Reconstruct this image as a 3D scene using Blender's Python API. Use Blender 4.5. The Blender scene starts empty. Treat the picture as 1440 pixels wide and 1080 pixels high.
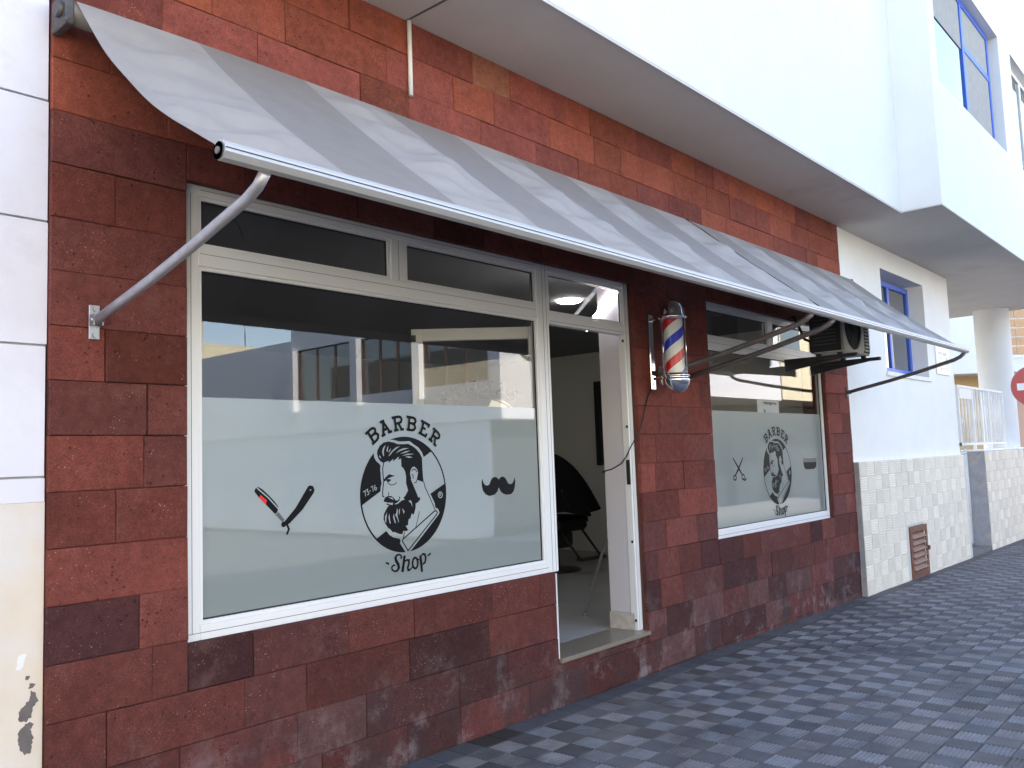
import bpy, bmesh, math, random
from mathutils import Vector, Matrix
from mathutils.geometry import delaunay_2d_cdt
random.seed(7)
R = math.radians
SC = bpy.context.scene
COL = SC.collection

# ------------------------------------------------------------------ camera, sky, sun, exposure
YA, PI_, RO, FPX = 0.8555157898, 0.0868891277, -0.0359860311, 1220.0
CAM = Vector((0.0, -3.3, 1.53))
fwd = Vector((math.sin(YA) * math.cos(PI_), math.cos(YA) * math.cos(PI_), math.sin(PI_)))
rgt = Vector((math.cos(YA), -math.sin(YA), 0.0))
upv = rgt.cross(fwd)
c_, s_ = math.cos(RO), math.sin(RO)
rgt, upv = c_ * rgt + s_ * upv, -s_ * rgt + c_ * upv
cd = bpy.data.cameras.new("camera")
cd.sensor_width = 36.0
cd.lens = 36.0 * FPX / 1440.0
cd.clip_start = 0.05
cd.clip_end = 1500.0
cam = bpy.data.objects.new("camera", cd)
cam.matrix_world = Matrix(((rgt.x, upv.x, -fwd.x, CAM.x), (rgt.y, upv.y, -fwd.y, CAM.y),
                           (rgt.z, upv.z, -fwd.z, CAM.z), (0, 0, 0, 1)))
COL.objects.link(cam)
SC.camera = cam

SUN_DIR = Vector((-0.03, 0.76, 0.86)).normalized()      # towards the sun: high behind the shop
SUN_EL = math.asin(SUN_DIR.z)
SUN_AZ = math.atan2(SUN_DIR.x, SUN_DIR.y)
w = bpy.data.worlds.new("World")
SC.world = w
w.use_nodes = True
nt = w.node_tree
sky = nt.nodes.new("ShaderNodeTexSky")
sky.sky_type = 'NISHITA'
sky.sun_disc = False
sky.sun_elevation = SUN_EL
sky.sun_rotation = SUN_AZ
sky.air_density = 1.0
sky.dust_density = 1.0
sky.ozone_density = .4
hs = nt.nodes.new("ShaderNodeHueSaturation")
hs.inputs["Saturation"].default_value = .9
nt.links.new(sky.outputs[0], hs.inputs["Color"])
nt.links.new(hs.outputs[0], nt.nodes["Background"].inputs[0])
nt.nodes["Background"].inputs[1].default_value = 0.15
sd = bpy.data.lights.new("sun", 'SUN')
sd.energy = 3.4
sd.angle = R(0.5)
sd.color = (1.0, 0.94, 0.86)
sun = bpy.data.objects.new("sun", sd)
sun.rotation_euler = SUN_DIR.to_track_quat('Z', 'Y').to_euler()
sun.location = (0, 0, 30)
COL.objects.link(sun)
SC.view_settings.view_transform = 'Standard'
SC.view_settings.look = 'None'
SC.view_settings.exposure = 2.4
SC.view_settings.gamma = 1.0
SC.view_settings.use_curve_mapping = False
SC.render.engine = 'CYCLES'
SC.cycles.max_bounces = 10
SC.cycles.diffuse_bounces = 5
SC.cycles.glossy_bounces = 5
SC.cycles.transmission_bounces = 6
SC.cycles.transparent_max_bounces = 12
SC.cycles.caustics_reflective = False
SC.cycles.use_denoising = True

# ------------------------------------------------------------------ materials
def N(nt, t, **kw):
    n = nt.nodes.new(t)
    for k, v in kw.items():
        if k in n.inputs: n.inputs[k].default_value = v
        else: setattr(n, k, v)
    return n

def mat(name, col=(.8, .8, .8), rough=.6, metal=0.0, spec=.5, var=0.0, vscale=3.0, bump=0.0, bscale=60.0, objcol=False,
        stain=None, stain_scale=1.5, stain_lo=.5, stain_hi=.7, emit=None, coat=0.0):
    m = bpy.data.materials.new(name)
    m.use_nodes = True
    nt = m.node_tree
    b = nt.nodes["Principled BSDF"]
    b.inputs["Base Color"].default_value = (*col, 1)
    b.inputs["Roughness"].default_value = rough
    b.inputs["Metallic"].default_value = metal
    b.inputs["Specular IOR Level"].default_value = spec
    b.inputs["Coat Weight"].default_value = coat
    tc = N(nt, "ShaderNodeTexCoord")
    geo = N(nt, "ShaderNodeNewGeometry")
    src = None
    if objcol:
        oi = N(nt, "ShaderNodeObjectInfo")
        src = oi.outputs["Color"]
    def mixc(fac, a, bcol, mode='MIX'):
        mx = N(nt, "ShaderNodeMix", data_type='RGBA', blend_type=mode)
        if isinstance(fac, float): mx.inputs[0].default_value = fac
        else: nt.links.new(fac, mx.inputs[0])
        if isinstance(a, tuple): mx.inputs[6].default_value = (*a, 1)
        else: nt.links.new(a, mx.inputs[6])
        if isinstance(bcol, tuple): mx.inputs[7].default_value = (*bcol, 1)
        else: nt.links.new(bcol, mx.inputs[7])
        return mx.outputs[2]
    if var > 0:
        no = N(nt, "ShaderNodeTexNoise", Scale=vscale, Detail=6.0, Roughness=.62)
        nt.links.new(geo.outputs["Position"], no.inputs["Vector"])
        mr = N(nt, "ShaderNodeMapRange")
        mr.inputs[1].default_value, mr.inputs[2].default_value = .3, .7
        mr.inputs[3].default_value, mr.inputs[4].default_value = 1 - var, 1 + var
        nt.links.new(no.outputs["Fac"], mr.inputs[0])
        cmb = N(nt, "ShaderNodeCombineColor")
        for i in range(3): nt.links.new(mr.outputs[0], cmb.inputs[i])
        src = mixc(1.0, src if src else col, cmb.outputs[0], 'MULTIPLY')
    if stain:
        no = N(nt, "ShaderNodeTexNoise", Scale=stain_scale, Detail=7.0, Roughness=.68)
        nt.links.new(geo.outputs["Position"], no.inputs["Vector"])
        mr = N(nt, "ShaderNodeMapRange")
        mr.inputs[1].default_value, mr.inputs[2].default_value = stain_lo, stain_hi
        nt.links.new(no.outputs["Fac"], mr.inputs[0])
        src = mixc(mr.outputs[0], src if src else col, stain)
    if src: nt.links.new(src, b.inputs["Base Color"])
    if bump > 0:
        no = N(nt, "ShaderNodeTexNoise", Scale=bscale, Detail=5.0, Roughness=.6)
        nt.links.new(geo.outputs["Position"], no.inputs["Vector"])
        bp = N(nt, "ShaderNodeBump", Strength=bump, Distance=.004)
        nt.links.new(no.outputs["Fac"], bp.inputs["Height"])
        nt.links.new(bp.outputs[0], b.inputs["Normal"])
    if emit:
        b.inputs["Emission Color"].default_value = (*emit[0], 1)
        b.inputs["Emission Strength"].default_value = emit[1]
    return m

def stone_material():
    m = bpy.data.materials.new("red_tuff")
    m.use_nodes = True
    nt = m.node_tree
    b = nt.nodes["Principled BSDF"]
    b.inputs["Roughness"].default_value = .88
    b.inputs["Specular IOR Level"].default_value = .25
    geo = N(nt, "ShaderNodeNewGeometry"); oi = N(nt, "ShaderNodeObjectInfo")
    off = N(nt, "ShaderNodeVectorMath", operation='MULTIPLY_ADD')
    cr = N(nt, "ShaderNodeCombineXYZ")
    for i in range(3): nt.links.new(oi.outputs["Random"], cr.inputs[i])
    off.inputs[1].default_value = (37, 53, 71)
    nt.links.new(cr.outputs[0], off.inputs[0]); nt.links.new(geo.outputs["Position"], off.inputs[2])
    P = off.outputs[0]
    def noise(scale, det=5.0, ro=.6, vec=P):
        n = N(nt, "ShaderNodeTexNoise", Scale=scale, Detail=det, Roughness=ro); nt.links.new(vec, n.inputs["Vector"]); return n.outputs["Fac"]
    def mr(v, a, c, d=0.0, e=1.0):
        n = N(nt, "ShaderNodeMapRange"); nt.links.new(v, n.inputs[0])
        for i, q in enumerate((a, c, d, e)): n.inputs[i + 1].default_value = q
        return n.outputs[0]
    def mix(fac, a, c, mode='MIX'):
        mx = N(nt, "ShaderNodeMix", data_type='RGBA', blend_type=mode)
        if isinstance(fac, float): mx.inputs[0].default_value = fac
        else: nt.links.new(fac, mx.inputs[0])
        for k, q in ((6, a), (7, c)):
            if isinstance(q, tuple): mx.inputs[k].default_value = (*q, 1)
            else: nt.links.new(q, mx.inputs[k])
        return mx.outputs[2]
    def mul(a, c):
        n = N(nt, "ShaderNodeMath", operation='MULTIPLY'); nt.links.new(a, n.inputs[0])
        if isinstance(c, float): n.inputs[1].default_value = c
        else: nt.links.new(c, n.inputs[1])
        return n.outputs[0]
    grain = noise(260, 3, .7); mid = noise(26, 6, .65); big = noise(5, 5, .6)
    cmb = N(nt, "ShaderNodeCombineColor")
    g1 = mul(mr(grain, .25, .75, .45, 1.55), mr(mid, .3, .7, .78, 1.22)); g1 = mul(g1, mr(big, .3, .7, .84, 1.16))
    for i in range(3): nt.links.new(g1, cmb.inputs[i])
    c = mix(1.0, oi.outputs["Color"], cmb.outputs[0], 'MULTIPLY')
    # dark vesicles, pale inclusions, pale scratches, lime bloom in patches
    v = N(nt, "ShaderNodeTexVoronoi", Scale=38.0); nt.links.new(P, v.inputs["Vector"])
    vm = mul(mr(v.outputs["Distance"], .10, .2, 1.0, 0.0), mr(noise(9), .5, .6))
    c = mix(mul(vm, .6), c, (.03, .016, .016))
    fs = mul(mr(noise(150, 3, .75), .58, .7), mr(noise(6, 6, .65), .42, .68))
    c = mix(mul(fs, .42), c, (.48, .27, .23))
    v2 = N(nt, "ShaderNodeTexVoronoi", Scale=62.0); nt.links.new(P, v2.inputs["Vector"])
    pm = mul(mr(v2.outputs["Distance"], .08, .2, 1.0, 0.0), mr(noise(7), .52, .64))
    c = mix(mul(pm, .65), c, (.52, .33, .29))
    c = mix(mul(mr(noise(3.2, 9, .75), .56, .76), .22), c, (.36, .22, .21))
    sep = N(nt, "ShaderNodeSeparateXYZ"); nt.links.new(geo.outputs["Position"], sep.inputs[0])
    # rising damp: salts and soot near the pavement
    low = mr(sep.outputs[2], .12, .62, 1.0, 0.0)
    c = mix(mul(mul(mr(noise(4.5, 8, .7, geo.outputs["Position"]), .52, .66), low), .6), c, (.30, .25, .26))
    c = mix(mul(mul(mr(noise(3.1, 8, .7, geo.outputs["Position"]), .47, .6), low), .75), c, (.05, .032, .034))
    nt.links.new(c, b.inputs["Base Color"])
    bp = N(nt, "ShaderNodeBump", Strength=.9, Distance=.004)
    h = N(nt, "ShaderNodeMath", operation='SUBTRACT')
    ad = N(nt, "ShaderNodeMath", operation='ADD'); nt.links.new(mul(grain, .6), ad.inputs[0]); nt.links.new(mid, ad.inputs[1])
    nt.links.new(ad.outputs[0], h.inputs[0]); nt.links.new(mul(vm, 1.6), h.inputs[1])
    nt.links.new(h.outputs[0], bp.inputs["Height"]); nt.links.new(bp.outputs[0], b.inputs["Normal"])
    return m

def glass_material(name, ior=1.5, tint=(1, 1, 1)):
    m = bpy.data.materials.new(name)
    m.use_nodes = True
    nt = m.node_tree
    nt.nodes.remove(nt.nodes["Principled BSDF"])
    fr = N(nt, "ShaderNodeFresnel", IOR=ior)
    gi = N(nt, "ShaderNodeNewGeometry"); mi = N(nt, "ShaderNodeMapRange")
    mi.inputs[3].default_value, mi.inputs[4].default_value = ior, 1 / ior      # same reflectance leaving the pane as entering it
    nt.links.new(gi.outputs["Backfacing"], mi.inputs[0]); nt.links.new(mi.outputs[0], fr.inputs["IOR"])
    tr = N(nt, "ShaderNodeBsdfTransparent"); tr.inputs[0].default_value = (*tint, 1)
    gl = N(nt, "ShaderNodeBsdfGlossy", Roughness=0.0)
    mx = N(nt, "ShaderNodeMixShader")
    nt.links.new(fr.outputs[0], mx.inputs[0]); nt.links.new(tr.outputs[0], mx.inputs[1]); nt.links.new(gl.outputs[0], mx.inputs[2])
    nt.links.new(mx.outputs[0], nt.nodes["Material Output"].inputs[0])
    return m

def fabric_material(name, col, trans):
    m = mat(name, col, .55, spec=.35, var=.06, vscale=9, bump=.25, bscale=30)
    nt = m.node_tree
    b = nt.nodes["Principled BSDF"]
    t = N(nt, "ShaderNodeBsdfTranslucent"); t.inputs[0].default_value = (*col, 1)
    mx = N(nt, "ShaderNodeMixShader"); mx.inputs[0].default_value = trans
    nt.links.new(b.outputs[0], mx.inputs[1]); nt.links.new(t.outputs[0], mx.inputs[2])
    nt.links.new(mx.outputs[0], nt.nodes["Material Output"].inputs[0])
    return m

M = {}
M['stone'] = stone_material()
M['mortar'] = mat("dark_mortar", (.085, .036, .03), .95)
M['white'] = mat("white_plaster", (.74, .74, .74), .85, spec=.2, var=.03, vscale=2.5, bump=.12, bscale=90)
M['whitehouse'] = mat("worn_white_plaster", (.76, .75, .86), .8, spec=.25, var=.05, vscale=3, bump=.2, bscale=70, stain=(.62, .60, .62), stain_scale=2.2, stain_lo=.56, stain_hi=.8)
M['white2'] = mat('bright_white_plaster', (.88, .855, .82), .85, spec=.2, var=.03, vscale=2.5, bump=.12, bscale=90)
M['cream'] = mat("cream_paint", (.72, .62, .52), .8, var=.05, vscale=3, bump=.2, bscale=70, stain=(.72, .68, .68), stain_scale=2.0, stain_lo=.42, stain_hi=.66)
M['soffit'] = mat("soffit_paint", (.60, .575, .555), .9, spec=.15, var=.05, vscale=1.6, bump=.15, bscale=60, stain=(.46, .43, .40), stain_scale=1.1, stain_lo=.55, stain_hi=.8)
M['alu'] = mat("white_aluminium", (.80, .80, .83), .32, spec=.5)
M['alugap'] = mat("aluminium_joint", (.12, .12, .13), .6)
M['gasket'] = mat("black_gasket", (.015, .015, .016), .5)
M['glass'] = glass_material("window_glass", 1.75)
M['doorglass'] = glass_material("door_glass", 1.5)
M['tubeglass'] = glass_material("clear_tube", 1.38)
M['film'] = mat("frosted_film", (.33, .375, .375), .3, spec=.8, coat=1.0)
nt_ = M['film'].node_tree
_t = N(nt_, "ShaderNodeBsdfTranslucent"); _t.inputs[0].default_value = (.6, .68, .63, 1)
_m = N(nt_, "ShaderNodeMixShader"); _m.inputs[0].default_value = .22
nt_.links.new(nt_.nodes["Principled BSDF"].outputs[0], _m.inputs[1]); nt_.links.new(_t.outputs[0], _m.inputs[2])
nt_.links.new(_m.outputs[0], nt_.nodes["Material Output"].inputs[0])
M['film'].node_tree.nodes["Principled BSDF"].inputs["Coat IOR"].default_value = 2.6
M['film'].node_tree.nodes["Principled BSDF"].inputs["Coat Roughness"].default_value = .03
M['vinyl'] = mat("black_vinyl", (.004, .004, .005), .5, spec=.15)
M['vinylgrey'] = mat("grey_vinyl_and_sheen", (.10, .105, .11), .4)
M['fab_light'] = fabric_material("pale_awning_fabric", (.345, .315, .298), .04)
M['fab_dark'] = fabric_material("grey_awning_fabric", (.25, .227, .212), .03)
M['galv'] = mat("galvanised_steel", (.42, .42, .46), .45, metal=.6, var=.12, vscale=18)
M['barmetal'] = mat("brushed_bar", (.52, .51, .52), .4, metal=.4)
M['armdark'] = mat("weathered_arm", (.16, .145, .15), .55, metal=.3, var=.15, vscale=14)
M['chrome'] = mat("chrome", (.86, .86, .88), .06, metal=1.0)
M['black'] = mat("black_metal", (.02, .02, .022), .5)
M['acwhite'] = mat("aged_white_casing", (.62, .60, .54), .5, stain=(.25, .22, .18), stain_scale=9, stain_lo=.58, stain_hi=.75)
M['acdark'] = mat("ac_interior", (.015, .015, .016), .6)
M['red'] = mat("stripe_red", (.70, .012, .015), .35)
M['blue'] = mat("stripe_blue", (.015, .04, .62), .35)
M['stripewhite'] = mat("stripe_white", (.85, .85, .86), .35)
M['cable'] = mat("black_cable", (.012, .012, .014), .5)
M['granite'] = mat("granite_sill", (.22, .185, .15), .3, var=.35, vscale=90, coat=.2)
M['floor'] = mat("shop_floor", (.42, .42, .43), .22, var=.05, vscale=2)
M['inwall'] = mat("interior_wall", (.78, .77, .75), .9)
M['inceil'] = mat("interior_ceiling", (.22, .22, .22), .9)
M['dimwall'] = mat('dimmed_interior_wall', (.34, .34, .34), .9)  # same room paint, darkened to stand for the dim room behind the window
M['skirt'] = mat("skirting_tile", (.52, .48, .47), .4, var=.2, vscale=20)
M['lampstreak'] = mat("lamp_and_streak", (.9, .9, .9), .5, emit=((1, .97, .94), 15.0))  # shared by the downlight and the added streak of light
M['leather'] = mat("black_leather", (.010, .009, .010), .5, spec=.3)
M['cape'] = mat("patterned_black_cape", (.010, .009, .011), .9, spec=.1, stain=(.10, .05, .06), stain_scale=14, stain_lo=.64, stain_hi=.68)
M['mirror'] = mat("dark_mirror_panel", (.05, .05, .055), .15)
M['tile_dark'] = mat("smooth_paver", (.085, .08, .088), .75, objcol=True, var=.22, vscale=7, bump=.3, bscale=160, stain=(.05, .045, .055), stain_scale=1.3, stain_lo=.52, stain_hi=.68)
M['grout'] = mat("pavement_grout", (.075, .072, .078), .9, var=.2, vscale=8)
M['asphalt'] = mat("asphalt", (.05, .05, .052), .9, var=.15, vscale=3, bump=.5, bscale=220)
M['kerb'] = mat("kerb_concrete", (.16, .155, .15), .85, var=.12, vscale=5)
M['ground'] = mat("dry_ground", (.14, .14, .14), .95, var=.15, vscale=.5)
M['dado'] = mat("dado_tile", (.82, .74, .63), .55, objcol=True, var=.06, vscale=10, bump=.2, bscale=110, stain=(.42, .38, .33), stain_scale=2.4, stain_lo=.6, stain_hi=.8)
M['dadogrout'] = mat("dado_grout", (.64, .60, .55), .9)
M['rough'] = mat("raw_cement", (.36, .36, .39), .9, var=.15, vscale=7, bump=.5, bscale=40, stain=(.52, .44, .36), stain_scale=4, stain_lo=.52, stain_hi=.7)
M['bluepaint'] = mat("blue_frame_paint", (.035, .12, .58), .35)
M['brown'] = mat("brown_louvre", (.19, .085, .055), .5, metal=.2, var=.2, vscale=15)
M['gatewhite'] = mat("white_gate_paint", (.78, .78, .78), .4, var=.05, vscale=12)
M['plaque'] = mat("marble_plaque", (.80, .79, .77), .3, var=.03)
M['faint'] = mat("worn_engraving", (.50, .50, .50), .6)
M['signred'] = mat("sign_red", (.50, .06, .06), .35)
M['signwhite'] = mat("sign_white", (.85, .85, .85), .35)
M['steel'] = mat("grey_steel_post", (.35, .35, .36), .45, metal=.7)
M['winglass'] = mat("blue_window_glass", (.02, .025, .035), .04, spec=.9, coat=1.0)
M['blind'] = mat("grey_roller_blind", (.33, .31, .29), .8, var=.1, vscale=12)
M['housewhite'] = mat("far_white_render", (.74, .74, .755), .85, var=.03)
M['housecream'] = mat("far_cream_render", (.74, .66, .46), .85, var=.03)
M['houseyellow'] = mat("far_yellow_render", (.62, .43, .20), .85, var=.04)
M['housepink'] = mat("far_pink_render", (.62, .42, .32), .85, var=.05)
M['groundshade'] = mat('ground_floor_shade', (.03, .028, .027), .7, var=.2, vscale=2)  # near black: ground-floor shade across the street put into the colour
M['acshade'] = mat('shaded_side_slats', (.06, .06, .058), .6)  # shadow on the casing side, put into the slat colour
M['bracketdark'] = mat('grimy_bracket', (.09, .08, .08), .5, metal=.4, var=.3, vscale=30)
M['orange'] = mat("orange_shutter", (.55, .33, .17), .7, var=.12, vscale=6)
M['woodbrown'] = mat("brown_mullion", (.16, .08, .05), .6)
M['revealwhite'] = mat("reveal_paint", (.60, .585, .66), .7)
M['whitesheet'] = mat("whitesheet", (.82, .82, .79), .7)
M['peelgrey'] = mat("bare_render_patch", (.15, .13, .13), .95, var=.15, vscale=30)
M['peelwhite'] = mat("white_undercoat_patch", (.82, .81, .82), .8)

# ------------------------------------------------------------------ builders
def box(bm, x0, x1, y0, y1, z0, z1, bev=0.0, mi=0):
    vs = [bm.verts.new(p) for p in ((x0, y0, z0), (x1, y0, z0), (x1, y1, z0), (x0, y1, z0), (x0, y0, z1), (x1, y0, z1), (x1, y1, z1), (x0, y1, z1))]
    fs = [bm.faces.new([vs[i] for i in f]) for f in ((0, 3, 2, 1), (4, 5, 6, 7), (0, 1, 5, 4), (1, 2, 6, 5), (2, 3, 7, 6), (3, 0, 4, 7))]
    for f in fs: f.material_index = mi
    if bev > 0:
        es = list({e for f in fs for e in f.edges})
        r = bmesh.ops.bevel(bm, geom=es, offset=bev, segments=1, affect='EDGES')
        for f in r['faces']: f.material_index = mi
    return vs

def tube(bm, pts, rad, seg=10, cap=True, mi=0):
    pts = [Vector(p) for p in pts]
    rings = []
    n = len(pts)
    up0 = None
    for i, p in enumerate(pts):
        d = (pts[min(i + 1, n - 1)] - pts[max(i - 1, 0)]).normalized()
        if up0 is None:
            up0 = d.orthogonal().normalized()
        a = (up0 - d * up0.dot(d)).normalized(); up0 = a
        b = d.cross(a)
        r = rad[i] if isinstance(rad, (list, tuple)) else rad
        rings.append([bm.verts.new(p + a * r * math.cos(t) + b * r * math.sin(t)) for t in [2 * math.pi * k / seg for k in range(seg)]])
    for i in range(n - 1):
        for k in range(seg):
            f = bm.faces.new((rings[i][k], rings[i][(k + 1) % seg], rings[i + 1][(k + 1) % seg], rings[i + 1][k])); f.smooth = True; f.material_index = mi
    if cap:
        bm.faces.new(rings[0][::-1]).material_index = mi; bm.faces.new(rings[-1]).material_index = mi

def lathe(bm, prof, cx, cy, seg=24, mi=0, smooth=True):
    rings = []
    for r, z in prof:
        if r < 1e-5: rings.append([bm.verts.new((cx, cy, z))])
        else: rings.append([bm.verts.new((cx + r * math.cos(2 * math.pi * k / seg), cy + r * math.sin(2 * math.pi * k / seg), z)) for k in range(seg)])
    for a, b in zip(rings, rings[1:]):
        for k in range(seg):
            q = [a[k % len(a)], a[(k + 1) % len(a)], b[(k + 1) % len(b)], b[k % len(b)]]
            q = list(dict.fromkeys(q))
            if len(q) > 2:
                f = bm.faces.new(q); f.smooth = smooth; f.material_index = mi

def poly_prism(bm, pts, y0, y1, mi=0):
    """polygon in x,z extruded from y0 to y1"""
    a = [bm.verts.new((x, y0, z)) for x, z in pts]; b = [bm.verts.new((x, y1, z)) for x, z in pts]
    bm.faces.new(a).material_index = mi; bm.faces.new(b[::-1]).material_index = mi
    for i in range(len(pts)):
        j = (i + 1) % len(pts); bm.faces.new((a[i], b[i], b[j], a[j])).material_index = mi

def obj(name, bm, mats, parent=None, loc=None, fix=True):
    me = bpy.data.meshes.new(name)
    if fix: bmesh.ops.recalc_face_normals(bm, faces=bm.faces)
    bm.to_mesh(me); bm.free()
    for m in (mats if isinstance(mats, (list, tuple)) else [mats]): me.materials.append(M[m])
    return link(name, me, parent, loc)

def link(name, me, parent=None, loc=None):
    """loc is the world position of the mesh origin (default the world origin)"""
    o = bpy.data.objects.new(name, me)
    COL.objects.link(o)
    p = Vector(loc) if loc is not None else Vector((0, 0, 0))
    if parent is not None:
        o.parent = parent
        p = p - wloc(parent)
    o.location = p
    return o

def wloc(o):
    v = o.location.copy()
    while o.parent:
        o = o.parent; v += o.location
    return v

def thing(name, loc, label, cat, group=None):
    o = bpy.data.objects.new(name, None)
    o.empty_display_size = .2
    o.location = loc
    COL.objects.link(o)
    tag(o, label, cat, group)
    return o

def tag(o, label=None, cat=None, group=None, kind=None):
    if label: o['label'] = label
    if cat: o['category'] = cat
    if group: o['group'] = group
    if kind: o['kind'] = kind
    return o

def B(name, mats, parent, *boxes, bev=0.0):
    bm = bmesh.new()
    for b in boxes: box(bm, *b, bev=bev)
    return obj(name, bm, mats, parent)

def gz(x):
    return .11 - .012 * x           # the pavement falls gently along the street

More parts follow.
